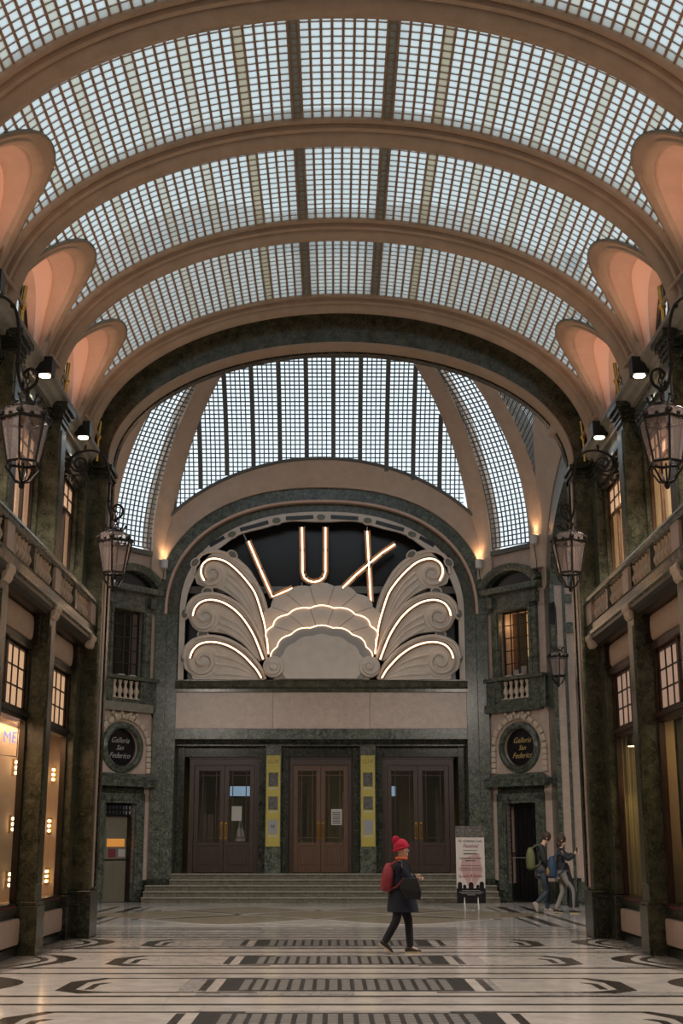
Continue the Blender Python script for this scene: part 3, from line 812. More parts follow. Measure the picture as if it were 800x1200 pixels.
# band, pink fascia, lintel
def bandp(name, z0, z1, y0, m, y1=39.3, **k): return Box(XL, XR, y0, y1, z0, z1).build(name, m, wb, **k)
b = MB().prism([(38.60,5.93),(38.60,6.02),(38.50,6.08),(38.47,6.20),(38.44,6.24),(38.44,6.27),(39.4,6.27),(39.4,5.93)], 'yz', XL-0.03, XR+0.03)
b.build('sign_sill', 'dark_green_marble', wb)
for k in range(3):
    a, c = XL+(XR-XL)*k/3, XL+(XR-XL)*(k+1)/3
    Box(a+0.003, c-0.003, 38.64, 39.3, 4.86, 5.92).build('fascia_slab', 'pink_marble', wb, bevel=0.004)
for k in range(4):
    a, c = XL+(XR-XL)*k/4, XL+(XR-XL)*(k+1)/4
    Box(a+0.002, c-0.002, 38.60, 39.35, 4.55, 4.855).build('lintel_slab', 'mid_green_marble', wb, bevel=0.004)
Box(XL, XR, 39.2, 39.9, 4.40, 4.55).build('inner_lintel', 'mid_green_marble', wb)
Box(XL, XR, 39.5, 39.9, 4.10, 4.42).build('inner_lintel', 'black_green_marble', wb)
# posts between the doors
PX = [(-2.07, -1.60), (0.72, 1.19)]
doorx = [(-4.60, -2.27), (-1.40, 0.52), (1.39, 3.77)]
for a, c in PX:
    o = Box(a, c, 39.22, 39.8, 0.75, 4.42).build('door_pier', 'mid_green_marble', wb, bevel=0.01)
    Box(a-0.20, a, 39.42, 39.9, 0.75, 4.4).build('jamb', 'black_green_marble', o); Box(c, c+0.20, 39.42, 39.9, 0.75, 4.4).build('jamb', 'black_green_marble', o)
Box(XL, XL+0.22, 39.42, 39.9, 0.75, 4.4).build('jamb', 'black_green_marble', wb); Box(XR-0.22, XR, 39.42, 39.9, 0.75, 4.4).build('jamb', 'black_green_marble', wb)
# side masses that close the room
Box(-16, XF-4.95, 39.0, 40.2, 0, 10.2).build('wall_mass', 'shop_dark', wb); Box(XF+4.95, 16, 39.0, 40.2, 0, 10.2).build('wall_mass', 'shop_dark', wb)

# doors
def door(idx, x0, x1, label):
    D = thing('door_%d' % idx, ((x0+x1)/2, 39.7, 0.75), label, kind='structure')
    f = MB(); z1 = 4.1
    f.box(x0, x0+0.14, 39.62, 39.78, 0.75, z1); f.box(x1-0.14, x1, 39.62, 39.78, 0.75, z1); f.box(x0+0.14, x1-0.14, 39.62, 39.78, z1-0.24, z1)
    f.box(x0-0.02, x1+0.02, 39.58, 39.66, z1-0.06, z1)
    f.build('door_frame', 'wood_door', D)
    xm = (x0+x1)/2
    for a, c, hs in ((x0+0.15, xm-0.005, 1), (xm+0.005, x1-0.15, -1)):
        lf = MB(); zt = z1-0.25; zg = 1.62
        st = 0.13
        lf.box(a, a+st, 39.66, 39.73, 0.77, zt); lf.box(c-st, c, 39.66, 39.73, 0.77, zt)
        lf.box(a+st, c-st, 39.665, 39.725, zt-0.16, zt); lf.box(a+st, c-st, 39.665, 39.725, 0.77, 0.92); lf.box(a+st, c-st, 39.665, 39.725, zg-0.1, zg)
        lf.box(a+st, c-st, 39.685, 39.71, 0.92, zg-0.1)
        lf.box(a+st+0.07, c-st-0.07, 39.665, 39.70, 0.99, zg-0.17)
        # narrow margin bars round the glass
        lf.box(a+st+0.10, a+st+0.125, 39.67, 39.72, zg, zt-0.16); lf.box(c-st-0.125, c-st-0.10, 39.67, 39.72, zg, zt-0.16)
        lf.box(a+st, c-st, 39.67, 39.72, zg+0.12, zg+0.145); lf.box(a+st, c-st, 39.67, 39.72, zt-0.30, zt-0.275)
        L = lf.build('door_leaf', 'wood_light' if idx == 2 else 'wood_door', D, bevel=0.004)
        Box(a+st, c-st, 39.69, 39.695, zg, zt-0.16).build('pane', 'window_glass', L)
        hx = (c-0.065) if hs == 1 else (a+0.065)
        h = MB().tube([(hx,39.66,1.75),(hx,39.58,1.77),(hx,39.58,2.15),(hx,39.66,2.17)], 0.018, 6); h.box(hx-0.035, hx+0.035, 39.645, 39.66, 1.72, 2.20)
        h.build('door_handle', 'brass', L)
    return D
door(1, doorx[0][0]+0.25, doorx[0][1]-0.0, 'leftmost double wooden cinema door with glazed leaves')
door(2, doorx[1][0], doorx[1][1], 'middle double wooden cinema door with brass handles')
door(3, doorx[2][0], doorx[2][1]-0.25, 'rightmost double wooden cinema door behind the walking woman')
# lobby behind the doors
lob = thing('wall_lobby', (0,0,0), 'dim cinema lobby behind the glazed doors', kind='structure')
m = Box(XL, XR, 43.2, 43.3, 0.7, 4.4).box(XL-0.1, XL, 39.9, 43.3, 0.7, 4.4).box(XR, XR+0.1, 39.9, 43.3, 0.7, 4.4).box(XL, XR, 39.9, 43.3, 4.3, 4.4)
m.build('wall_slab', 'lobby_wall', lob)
Box(XL, XR, 39.3, 43.3, 0.6, 0.75).build('lobby_floor', 'step_marble', lob)
light('lobby_ceiling_light', 'AREA', (XF, 41.2, 4.25), 25, (1,0.72,0.45), 6, target=(XF,42.0,0), sy=1.5)
def lob_item(name, m, x, z, w_, h, y, label, cat, t=0.03):
    return tag(Box(x-w_/2, x+w_/2, y, y+t, z-h/2, z+h/2).build(name, m), label, cat)
S_ = lob_item('wall_screen', 'screen_blue', -2.98, 3.17, 0.62, 0.30, 41.5, 'lit blue screen seen through the leftmost cinema door', 'screen')
Box(-3.32, -2.64, 41.505, 41.56, 2.97, 3.33).build('screen_frame', 'bronze', S_)
lob_item('notice_sheet', 'paper', -2.93, 2.45, 0.30, 0.42, 39.66, 'white notice on the right leaf of the leftmost cinema door', 'notice', 0.006)
o = lob_item('notice_sheet', 'paper', 0.03, 2.35, 0.32, 0.46, 39.655, 'white notice with small print on the middle cinema door', 'notice', 0.006)
for k in range(6): Box(-0.09, 0.14, 39.651, 39.655, 2.16+0.06*k, 2.19+0.06*k).build('print_line', 'print_dark', o)
o = MB().prism([(-3.02,1.65),(-2.70,1.65),(-2.80,2.1),(-2.83,2.35),(-2.88,2.35),(-2.92,2.1)], 'xz', 40.3, 40.45).build('lobby_cone', 'paper')
tag(o, 'tall white cone standing inside the leftmost cinema door', 'stand')
o = Box(-4.02, -3.70, 40.6, 40.75, 1.6, 2.45).build('lobby_cabinet', 'wood_light'); Box(-3.98,-3.74,40.58,40.6,1.7,2.35).build('cabinet_door','wood_light', o); tag(o, 'orange brown wooden cabinet inside the leftmost cinema door', 'cabinet')
o = Box(-1.20, -0.88, 41.0, 41.05, 1.7, 3.5).build('lobby_banner', 'print_dark'); tag(o, 'tall dark picture banner inside the middle cinema door', 'banner')
o = Box(0.22, 0.30, 40.6, 40.66, 1.0, 3.1).build('lobby_pole', 'paper_grey'); o.rotation_euler=(0,0,0); tag(o, 'slim grey post inside the middle cinema door', 'post')
o = Box(1.72, 1.86, 41.0, 41.05, 3.0, 3.3).build('lobby_sign', 'screen_blue'); tag(o, 'small blue lit sign inside the rightmost cinema door', 'sign')

# gold posters on the piers
for i, (a, c) in enumerate(PX):
    T = thing('pier_poster', ((a+c)/2, 39.2, 1.5), 'gold film poster strip on the %s pier between the cinema doors' % ('left' if i == 0 else 'right'), 'poster', 'gold poster strips')
    Box(a+0.03, c-0.03, 39.19, 39.22, 1.50, 4.12).build('poster_board', 'poster_gold', T)
    text('poster_title', 'LUX', 0.17, 'poster_letter', T, ((a+c)/2, 39.185, 3.94), (PI/2,0,0), local=False)
    mx = (a+c)/2
    Box(mx-0.16, mx+0.16, 39.186, 39.19, 3.80, 3.805).build('title_rule', 'poster_letter', T)
    for j, (z0, z1, mm) in enumerate(((3.22,3.62,'print_dark'),(2.55,2.93,'print_dark'),(1.86,2.26,'paper_grey'))):
        q = Box(mx-0.14, mx+0.14, 39.18, 39.19, z0, z1).build('film_picture', mm, T)
        if j == 2 and i == 0: Box(mx-0.05, mx-0.01, 39.176, 39.18, 2.03, 2.12).box(mx+0.01, mx+0.05, 39.176, 39.18, 2.03, 2.12).build('printed_figure', 'print_dark', q)
        Box(mx-0.13, mx+0.13, 39.183, 39.19, z0-0.09, z0-0.05).build('caption_strip', 'paper', T)

# steps
st = thing('stairs_1', (0,0,0), 'five wide marble steps up to the cinema doors', kind='structure')
for k in range(5):
    x0, x1 = XF-4.95+0.02+0.0*k, XF+4.95
    if k >= 3: x0, x1 = XL, XR
    y0 = 37.35+0.33*k; y1 = 39.4
    if k < 3: Box(x0, x1, y0, 38.52, 0.15*k, 0.15*(k+1)-0.035).box(XL, XR, 38.5, y1, 0.15*k, 0.15*(k+1)-0.035).build('riser', 'step_marble', st)
    else: Box(x0, x1, y0, y1, 0.15*k, 0.15*(k+1)-0.035).build('riser', 'step_marble', st)
    Box(x0, x1, y0-0.04, y0+0.36 if k<4 else 39.5, 0.15*(k+1)-0.035, 0.15*(k+1)).build('tread', 'step_edge', st, bevel=0.008)

# ================================================================ LUX sign
SY = 38.60
def FP(px, py, Y=SY):
    x = (px-393)/1526; yy = (600-py)/1526; c, s = math.cos(PITCH), math.sin(PITCH)
    t = Y/(c-yy*s); return (t*x, 1.6+t*(s+yy*c))
def C1(a, b): return FP(190+a/4.2105, 590+b/4.2105)      # measured drawing of the left half
sign = thing('marquee_sign', (XF, SY, 6.3), 'big art deco cream LUX sign with glowing plumes and shell under the arch', 'sign')
Box(XL, XR, 39.25, 39.3, 6.2, 11.4).build('backing', 'black_glass', sign)
Box(XL, XR, 39.05, 39.2, FP(376,692)[1], FP(376,684)[1]).build('support_rail', 'sign_grey', sign)
MX = XF+0.01
def mir(P): return [(2*MX-x, z) for x, z in P]
def mpoly(P): return [(x, z) for x, z in P]
# scalloped outer frame
def fr(t):
    c_, s_ = pc(t), ps(t)
    return (MX+(AI-0.03)*c_, AZ+(AH+0.08)*s_)
outer = [(MX+AI-0.03, 6.27)]+[fr(PI*k/96) for k in range(97)]+[(MX-AI+0.03, 6.27)]
inner = [(MX+AI-0.20, 6.27)]
for k in range(97):
    t = PI*k/96; s_ = math.sin(t); th = 0.17+0.11*s_+0.035*s_*math.cos((t-PI/2)*2*PI/0.42)
    inner.append((MX+(AI-0.03-th)*pc(t), AZ+(AH+0.08-th*1.0)*ps(t)))
inner.append((MX-AI+0.20, 6.27))
R = [[(a[0],SY-0.06,a[1]),(a[0],SY+0.06,a[1]),(b_[0],SY+0.06,b_[1]),(b_[0],SY-0.06,b_[1])] for a, b_ in zip(outer, inner)]
fo = MB().rings(R, closed=True).build('scalloped_frame', 'sign_cream', sign)
def disc(P, rx, rz, y, t, rot=0, n=20):
    return [(P[0]+rx*math.cos(2*PI*k/n)*math.cos(rot)-rz*math.sin(2*PI*k/n)*math.sin(rot), P[1]+rx*math.cos(2*PI*k/n)*math.sin(rot)+rz*math.sin(2*PI*k/n)*math.cos(rot)) for k in range(n)]
ovals = [(376,607,0),(324,611,.1),(272,627,.35),(229,660,.9),(216.6,720,1.57),(215.5,772,1.57)]
def oval(px, py, rot, rx=0.13, rz=0.09, flip=False):
    P = FP(px, py); P = (2*MX-P[0], P[1]) if flip else P; rot = -rot if flip else rot
    o = MB().prism(disc(P, rx*1.35, rz*1.45, SY, 0, rot), 'xz', SY-0.10, SY).build('oval_rim', 'sign_cream', sign)
    MB().prism(disc(P, rx, rz, SY, 0, rot), 'xz', SY-0.12, SY-0.05).build('oval_boss', 'medallion', o, bevel=0.01)
for px, py, r in ovals:
    oval(px, py, r)
    if px != 376: oval(px, py, r, flip=True)
for px, py, r in ((272.6,650.6,-.6),(243.4,693.3,0),(238,744,0)):
    oval(px, py, r, flip=False); oval(px, py, r, flip=True)
def slot(P0, P1_, flip, w0=0.10):
    a = FP(*P0); b_ = FP(*P1_)
    if flip: a = (2*MX-a[0], a[1]); b_ = (2*MX-b_[0], b_[1])
    d = Vector((b_[0]-a[0], 0, b_[1]-a[1])); c_ = Vector(((a[0]+b_[0])/2, SY-0.065, (a[1]+b_[1])/2)); h = d.length/2; d.normalize()
    MB().obox(c_, d*h, (0,0.012,0), Vector((-d.z,0,d.x))*w0*0.6).build('frame_slot', 'black_glass', fo)
for P0, P1_ in (((281.5,621.5),(314.5,612.5)),((335,608.2),(367,606.4)),((246,640),(263,630)),((281,657),(291,668))):
    slot(P0, P1_, False); slot(P0, P1_, True)
# plumes
NE = [
 [(210,385),(195,350),(200,310),(230,283),(270,278),(320,295),(370,335),(420,390),(460,450),(490,540),(510,620),(525,745)],
 [(155,560),(165,525),(190,497),(230,483),(280,488),(330,510),(380,550),(420,600),(455,660),(480,720),(500,775)],
 [(143,770),(155,735),(185,705),(230,692),(280,695),(340,715),(400,755),(440,795),(470,830),(492,868)]]
OUT = [
 [(158,350),(170,285),(205,248),(262,237),(322,252),(370,280),(420,325),(462,390),(495,460),(515,530),(535,620),(548,700),(548,760)],
 [(122,550),(135,500),(170,465),(230,450),(290,458),(345,482),(395,520),(437,575),(470,640),(495,700),(515,770)],
 [(108,770),(122,715),(160,680),(225,662),(290,668),(350,690),(410,728),(452,772),(485,815),(510,872)]]
INN = [
 [(505,740),(480,640),(440,570),(390,500),(330,450),(270,420),(215,415),(170,395)],
 [(478,780),(450,740),(400,695),(340,655),(280,640),(200,632),(150,610)],
 [(500,874),(430,874),(330,874),(245,872),(160,872),(150,850),(115,820)]]
VOL = [((246,352),56),((212,566),58),((205,785),62)]
RIBL = [[((478,625),(430,540),(380,470),(310,405)),((470,600),(430,500),(385,430),(320,370)),((465,560),(430,470),(390,400),(330,345))],
        [((470,770),(400,690),(340,650),(285,620)),((460,740),(400,660),(340,615),(285,590)),((450,710),(400,630),(345,585),(290,555))],
        [((480,868),(400,855),(330,848),(262,845)),((470,862),(400,825),(330,805),(265,800)),((460,850),(400,800),(330,768),(262,755))]]
def spiral(P, r, turns=1.25, a0=0, sgn=1, n=30, r1=0.18):
    return [(P[0]+sgn*(r*(1-(1-r1)*k/n))*math.cos(a0+2*PI*turns*k/n), P[1]+(r*(1-(1-r1)*k/n))*math.sin(a0+2*PI*turns*k/n)) for k in range(n+1)]
for half in (0, 1):
    T_ = (lambda P: P) if half == 0 else mir
    for i in (2, 1, 0):
        yb = SY-0.06-0.09*i
        out2 = [(p.x, p.y) for p in catmull([(a,b,0) for a,b in OUT[i]], 4)]; inn2 = [(p.x, p.y) for p in catmull([(a,b,0) for a,b in INN[i]], 4)]
        poly = T_([C1(*p) for p in out2+inn2])
        pl = MB().prism(poly, 'xz', yb, SY+0.12).build('plume', 'sign_cream', sign)
        # raised border
        bp = T_([C1(*p) for p in out2]); MB().tube([(x, yb, z) for x, z in bp], 0.06, 6).build('plume_border', 'sign_cream', pl, smooth=True)
        for rl in RIBL[i]:
            q = catmull([(a,b,0) for a,b in rl], 4); q = T_([C1(p.x,p.y) for p in q]); n_ = len(q)
            MB().tube([(x, yb+0.01, z) for x, z in q], [0.02+0.05*k/(n_-1) for k in range(n_)], 6).build('plume_fold', 'sign_cream', pl, smooth=True)
        cc, rr = VOL[i]; Cw = C1(*cc); rw = rr/4.2105*0.0262
        if half: Cw = (2*MX-Cw[0], Cw[1])
        MB().prism(disc(Cw, rw*1.25, rw*1.25, 0, 0, n=28), 'xz', yb-0.03, SY+0.1).build('volute', 'sign_cream', pl, bevel=0.02)
        sp = spiral(Cw, rw*1.12, 1.45, PI*0.75, 1 if half == 0 else -1)
        MB().tube([(x, yb-0.05, z) for x, z in sp], [0.06+0.03*k/30 for k in range(31)], 6).build('volute_scroll', 'sign_cream', pl, smooth=True)
        MB().ball((Cw[0]+(0.03 if half==0 else -0.03), yb-0.03, Cw[1]), rw*0.42, 10, (1,0.4,1)).build('volute_eye', 'sign_cream', pl, smooth=True)
        nz = T_([(p.x, p.y) for p in [Vector((*C1(q.x, q.y),0)) for q in catmull([(a,b,0) for a,b in NE[i]], 5)]])
        MB().tube([(x, yb-0.10, z) for x, z in nz], 0.021, 8).build('neon_tube', 'neon', sign, smooth=True)
        MB().tube([(x, yb-0.03, z) for x, z in nz], 0.075, 6).build('tube_channel', 'sign_channel', pl, smooth=True)
    # small volute by the shell
    Cw = C1(552, 815); Cw = (2*MX-Cw[0], Cw[1]) if half else Cw
    v = MB().prism(disc(Cw, 0.31, 0.31, 0, 0, n=24), 'xz', SY-0.50, SY).build('shell_volute', 'sign_cream', sign, bevel=0.02)
    MB().tube([(x, SY-0.52, z) for x, z in spiral(Cw, 0.27, 1.3, PI*0.8, 1 if half == 0 else -1)], [0.04+0.02*k/30 for k in range(31)], 6).build('volute_scroll', 'sign_cream', v, smooth=True)
    MB().ball((Cw[0], SY-0.50, Cw[1]), 0.13, 10, (1,0.4,1)).build('volute_eye', 'sign_cream', v, smooth=True)
# shell: three scalloped layers round the middle
SC0 = FP(376, 797)
def scallop(hw, top, base_z, bumps, amp, n=96, flat=0.0):
    """scalloped half-ellipse outline from left to right"""
    out = []
    for k in range(n+1):
        t = PI-PI*k/n; b_ = abs(math.sin(bumps*(PI-t)/2*1.0))
        r = 1+amp*(abs(math.sin((PI-t)*bumps))-0.6)
        out.append((MX+hw*r*math.cos(t), base_z+(top-base_z)*r*math.sin(t)))
    return out
def layer(name, hw, top, bz, bumps, amp, y0, y1, m='sign_cream'):
    P = scallop(hw, top, bz, bumps, amp)
    return MB().prism(P+[(MX+hw*0.80, 6.27), (MX-hw*0.80, 6.27)], 'xz', y0, y1).build(name, m, sign), P
zt = lambda py: FP(376, py)[1]
l1, p1 = layer('shell_back', 1.76, zt(685), zt(732), 7, 0.07, SY-0.14, SY+0.1)
l2, p2 = layer('shell_middle', 1.66, zt(712), zt(752), 7, 0.06, SY-0.26, SY-0.13)
l3, p3 = layer('shell_front', 1.50, zt(736), zt(778), 7, 0.05, SY-0.38, SY-0.25, 'sign_grey')
l4, p4 = layer('shell_panel', 1.28, zt(746), zt(786), 7, 0.04, SY-0.42, SY-0.37)
for P, y in ((p2, SY-0.275), (p3, SY-0.395)):
    MB().tube([(x, y, z) for x, z in P], 0.012, 6).build('neon_tube', 'neon_thin', sign, smooth=True)
for k in range(1, 7):    # flutes of the shell
    t = PI-PI*k/7
    for hw, top, bz, y, par in ((1.76, zt(685), zt(732), SY-0.14, l1), (1.66, zt(712), zt(752), SY-0.26, l2)):
        r1, r0 = 0.94, 0.30
        MB().tube([(MX+hw*r0*math.cos(t), y, bz+(top-bz)*r0*math.sin(t)), (MX+hw*r1*math.cos(t), y, bz+(top-bz)*r1*math.sin(t))], 0.014, 5).build('shell_flute', 'sign_grey', par)
# letters
def C6(a, b): return FP(280+a/4, 600+b/4)
letters = [('letter_l', [[(45,140),(100,270),(157,400),(250,360)]], 0),
           ('letter_u', [[(295,75),(297,180),(298,285),(306,310),(325,325),(350,331),(377,325),(396,310),(405,285),(405,180),(405,75)]], 1),
           ('letter_x', [[(600,92),(608,250),(617,420)], [(730,155),(670,195),(610,245),(545,300),(485,360)]], 0)]
for nm, strokes, cu_ in letters:
    ch, ne = MB(), MB()
    for stv in strokes:
        P = [C6(*p) for p in stv]
        # square channel following the stroke, with the tube in front
        for a, b_ in zip(P[:-1], P[1:]):
            d = Vector((b_[0]-a[0],0,b_[1]-a[1])); h_ = d.length/2+0.02; d.normalize(); nn = Vector((-d.z,0,d.x))
            c_ = Vector(((a[0]+b_[0])/2, SY-0.02, (a[1]+b_[1])/2))
            ch.obox(c_, d*h_, (0,0.02,0), nn*0.085); ch.obox(c_+nn*0.085+Vector((0,-0.05,0)), d*h_, (0,0.06,0), nn*0.01); ch.obox(c_-nn*0.085+Vector((0,-0.05,0)), d*h_, (0,0.06,0), nn*0.01)
        ne.tube([(x, SY-0.09-(0.04 if stv[0][0]==730 else 0), z) for x, z in P], 0.021, 8)
    L = ch.build(nm, 'sign_channel', sign)
    ne.build('neon_tube', 'neon', L, smooth=True)
hg = MB()
for a, b_ in (((20,100),(35,135)),((295,330),(295,372)),((413,330),(413,372)),((600,70),(600,90))):
    pa, pb = C6(*a), C6(*b_); hg.tube([(pa[0],SY,pa[1]),(pb[0],SY,pb[1])], 0.02, 5)
hg.build('letter_hangers', 'sign_grey', sign)
# thin lit edge along the sill under the sign
# ================================================================ rotunda chamfer walls with aedicules
def oval_pts(cz, rx, rz, n=40): return [(rx*math.cos(2*PI*k/n), cz+rz*math.sin(2*PI*k/n)) for k in range(n)]
def ring_plate(mb, half_w, z0, z1, cz, rx, rz, y0, y1, n=40):
    """rectangular wall slab with an oval hole"""
    R = []
    for k in range(n+1):
        a = 2*PI*k/n; c_, s_ = math.cos(a), math.sin(a)
        f = min(half_w/abs(c_) if abs(c_) > 1e-6 else 1e9, ((z1-cz) if s_ > 0 else (cz-z0))/abs(s_) if abs(s_) > 1e-6 else 1e9)
        R.append([(rx*c_, y0, cz+rz*s_), (rx*c_, y1, cz+rz*s_), (f*c_, y1, cz+f*s_), (f*c_, y0, cz+f*s_)])
    return mb.rings(R, closed=True)
def aedicule(side):
    mx, my = XF+side*5.695, 37.8
    ang = -side*math.atan2(1.8, 1.49)
    s = 'right' if side > 0 else 'left'
    W = thing('wall_corner_'+s, (mx, my, 0), 'oblique pink and green marble wall to the %s of the cinema front' % s, kind='structure', rz=ang)
    B = lambda nm, m, *a, **k: Box(*a).build(nm, m, W, local=True, **k)
    HW = 1.17
    B('base_course', 'black_green_marble', -HW, -0.88, -0.05, 0.5, 0, 0.58); B('base_course', 'black_green_marble', 0.88, HW, -0.05, 0.5, 0, 0.58)
    m = MB().box(-HW, -0.58, 0, 0.5, 0.5, 3.0).box(0.58, HW, 0, 0.5, 0.5, 3.0).box(-HW, HW, 0, 0.5, 2.75, 3.4)
    m.build('wall_slab', 'pink_marble', W, local=True)
    ring_plate(MB(), HW, 3.4, 5.3, 4.26, 0.60, 0.55, 0, 0.3).build('wall_slab', 'pink_marble', W, local=True)
    m = MB().box(-HW, -0.58, 0, 0.5, 5.3, 8.3).box(0.58, HW, 0, 0.5, 5.3, 8.3).box(-HW, HW, 0, 0.5, 8.24, 10.0).box(-HW, HW, 0.14, 0.5, 5.3, 6.25)
    m.build('wall_slab', 'pink_marble', W, local=True)
    # top sill of the dome glazing
    B('glazing_frame', 'grid_dome', -0.84, 0.84, -0.12, 0.1, 9.98, 10.12)
    B('glazing_frame', 'grid_dome', -0.90, -0.80, -0.05, 0.1, 10.0, 10.6); B('glazing_frame', 'grid_dome', 0.80, 0.90, -0.05, 0.1, 10.0, 10.6)
    # door surround
    m = MB().box(-0.88, -0.58, -0.10, 0.2, 0, 2.95).box(0.58, 0.88, -0.10, 0.2, 0, 2.95).box(-0.88, 0.88, -0.10, 0.2, 2.70, 2.97)
    m.box(-0.80, -0.64, -0.13, 0, 0.3, 2.9).box(0.64, 0.80, -0.13, 0, 0.3, 2.9).box(-0.80, 0.80, -0.13, 0, 2.78, 2.9)
    F = m.build('door_surround', 'mid_green_marble', W, local=True, bevel=0.01)
    MB().box(-0.86, 0.86, -0.06, 0.1, 2.97, 3.16).build('door_frieze', 'black_green_marble', F, local=True)
    c = MB(); 
    c.prism([(-1.10,3.16),(-1.14,3.24),(-1.16,3.36),(1.16,3.36),(1.14,3.24),(1.10,3.16)], 'xz', -0.30, 0.1)
    R = [[(-1.16,-0.32,3.36),(1.16,-0.32,3.36),(1.16,0.05,3.36),(-1.16,0.05,3.36)], [(-0.85,-0.10,3.53),(0.85,-0.10,3.53),(0.85,0.05,3.53),(-0.85,0.05,3.53)]]
    c.rings(R, closed=True); c.build('door_cornice', 'mid_green_marble', F, local=True)
    # oval frame and plaque
    m = MB(); n = 48; R = []
    for k in range(n+1):
        a = 2*PI*k/n; c_, s_ = math.cos(a), math.sin(a)
        R.append([(0.57*c_,-0.02,4.26+0.52*s_),(0.60*c_,-0.10,4.26+0.55*s_),(0.66*c_,-0.12,4.26+0.61*s_),(0.70*c_,-0.08,4.26+0.65*s_),(0.76*c_,-0.07,4.26+0.71*s_),(0.79*c_,0.0,4.26+0.735*s_)])
    m.rings(R); m.build('oval_frame', 'mid_green_marble', W, local=True, smooth=True)
    P = MB().prism(oval_pts(4.26, 0.60, 0.55), 'xz', 0.10, 0.14).build('oval_plaque', 'plaque_black', W, local=True)
    col = 'gold_letter' if side > 0 else 'silver_letter'
    for i, (tx, zz, sz) in enumerate((('Galleria', 4.46, 0.22), ('San', 4.25, 0.20), ('Federico', 4.03, 0.22))):
        text('plaque_word', tx, sz, col, P, (0.0, 0.092, zz), (PI/2,0,0), shear=0.45)
    # garland of leaf blocks
    g = 0
    for sg in (-1, 1):
        for k in range(11):
            a = PI/2*k/6 if k <= 6 else PI/2
            if k <= 6: x, z = sg*(0.98*math.sin(a)), 4.26+0.86*math.cos(a)
            else: x, z = sg*0.985, 4.26-(k-6)*0.16
            if k == 0 and sg > 0: continue
            d = Vector((math.cos(a)*sg,0,-math.sin(a))); nn = Vector((math.sin(a)*sg,0,math.cos(a)))
            MB().obox((x,-0.05,z), d*(0.075 if k > 5 else 0.10), (0,0.05,0), nn*0.075).build('garland_block', 'baluster_marble', W, local=True, bevel=0.025)
    m = MB()
    for k in range(9): m.ball((-0.45+0.1125*k, -0.07, 5.18+0.05*math.cos(k*2.2)), 0.065, 8)
    for k in range(6): m.ball((-0.32+0.13*k, -0.09, 5.10), 0.05, 8)
    m.build('carved_crest', 'baluster_marble', W, local=True, smooth=True)
    # apron below the window with baluster niche
    m = MB().box(-HW+0.02, -0.53, -0.14, 0.05, 5.32, 6.18).box(0.53, HW-0.02, -0.14, 0.05, 5.32, 6.18).box(-0.53, 0.53, -0.14, 0.05, 5.32, 5.64).box(-0.95,-0.75,-0.17,0,5.35,6.15).box(0.75,0.95,-0.17,0,5.35,6.15)
    A = m.build('window_apron', 'mid_green_marble', W, local=True, bevel=0.01)
    B('apron_base', 'stone_grey' if side < 0 else 'mid_green_marble', -HW, HW-0.2, -0.2, 0.02, 5.28, 5.52)
    B('niche_back', 'plaque_black', -0.55, 0.55, 0.04, 0.14, 5.6, 6.2)
    B('window_sill', 'mid_green_marble', -1.15, 1.15, -0.24, 0.1, 6.18, 6.29, bevel=0.02)
    # little balustrade: a thing of its own
    T = thing('window_balustrade', (mx, my, 5.64), 'short row of five pale balusters below the window left of the cinema front' if side < 0 else 'short row of five pale balusters below the window right of the cinema front', 'balustrade', 'small window balustrades', rz=ang)
    for k in range(5):
        mm = MB().lathe([(r*1.35, z*0.50/0.36) for r, z in BAL_PROF], n=10)
        mm.build('baluster', 'baluster_marble', T, local=True, smooth=True).location = (-0.42+0.21*k, -0.05, 0.02)
    Box(-0.53, 0.53, -0.12, 0.02, -0.0, 0.022).build('footing', 'baluster_marble', T, local=True)
    # window surround
    m = MB().box(-0.88, -0.58, -0.12, 0.2, 6.29, 8.38).box(0.58, 0.88, -0.12, 0.2, 6.29, 8.38).box(-0.88, 0.88, -0.12, 0.2, 8.22, 8.40).box(-0.70,-0.62,-0.15,0,6.29,8.3).box(0.62,0.70,-0.15,0,6.29,8.3).box(-0.70,0.70,-0.15,0,8.25,8.33)
    m.box(-0.96,-0.74,-0.22,0,8.36,8.68).box(0.74,0.96,-0.22,0,8.36,8.68).box(-0.9,0.9,-0.08,0,8.40,8.78)
    S = m.build('window_surround', 'mid_green_marble', W, local=True, bevel=0.01)
    m = MB().prism([(-1.08,8.76),(-1.14,8.82),(-1.18,8.94),(1.18,8.94),(1.14,8.82),(1.08,8.76)], 'xz', -0.34, 0.1)
    m.build('window_cornice', 'mid_green_marble', S, local=True, bevel=0.01)
    R = []
    for k in range(33):
        a = PI*(0.16+0.68*k/32); c_, s_ = math.cos(a), math.sin(a); q = 1.18/math.cos(PI*0.16)
        zz = lambda r: 8.94+(r*(s_-math.sin(PI*0.16)))*0.78
        R.append([(c_*q*0.80,-0.30,max(8.94,zz(q*0.80)-0.0)),(c_*q*0.80,0.05,max(8.94,zz(q*0.80))),(c_*q,0.05,zz(q)+0.10),(c_*q,-0.36,zz(q)+0.10),(c_*q*0.97,-0.37,zz(q*0.97)+0.04)])
    MB().rings(R, closed=True).build('segmental_pediment', 'mid_green_marble', S, local=True, smooth=True)
    R = [(math.cos(PI*(0.16+0.68*k/32))*1.05, 8.94+1.0*(math.sin(PI*(0.16+0.68*k/32))-math.sin(PI*0.16))*0.9) for k in range(33)]
    MB().prism(R, 'xz', -0.06, 0.0).build('tympanum', 'plaque_black', S, local=True)
    # window
    global wn
    wn += 1
    U = thing('window_%d' % wn, (mx, my, 6.3), ('dark' if side < 0 else 'warmly lit')+' barred window %s of the LUX sign' % s, kind='structure', rz=ang)
    f = MB(); zz0, zz1 = 0.0, 1.93
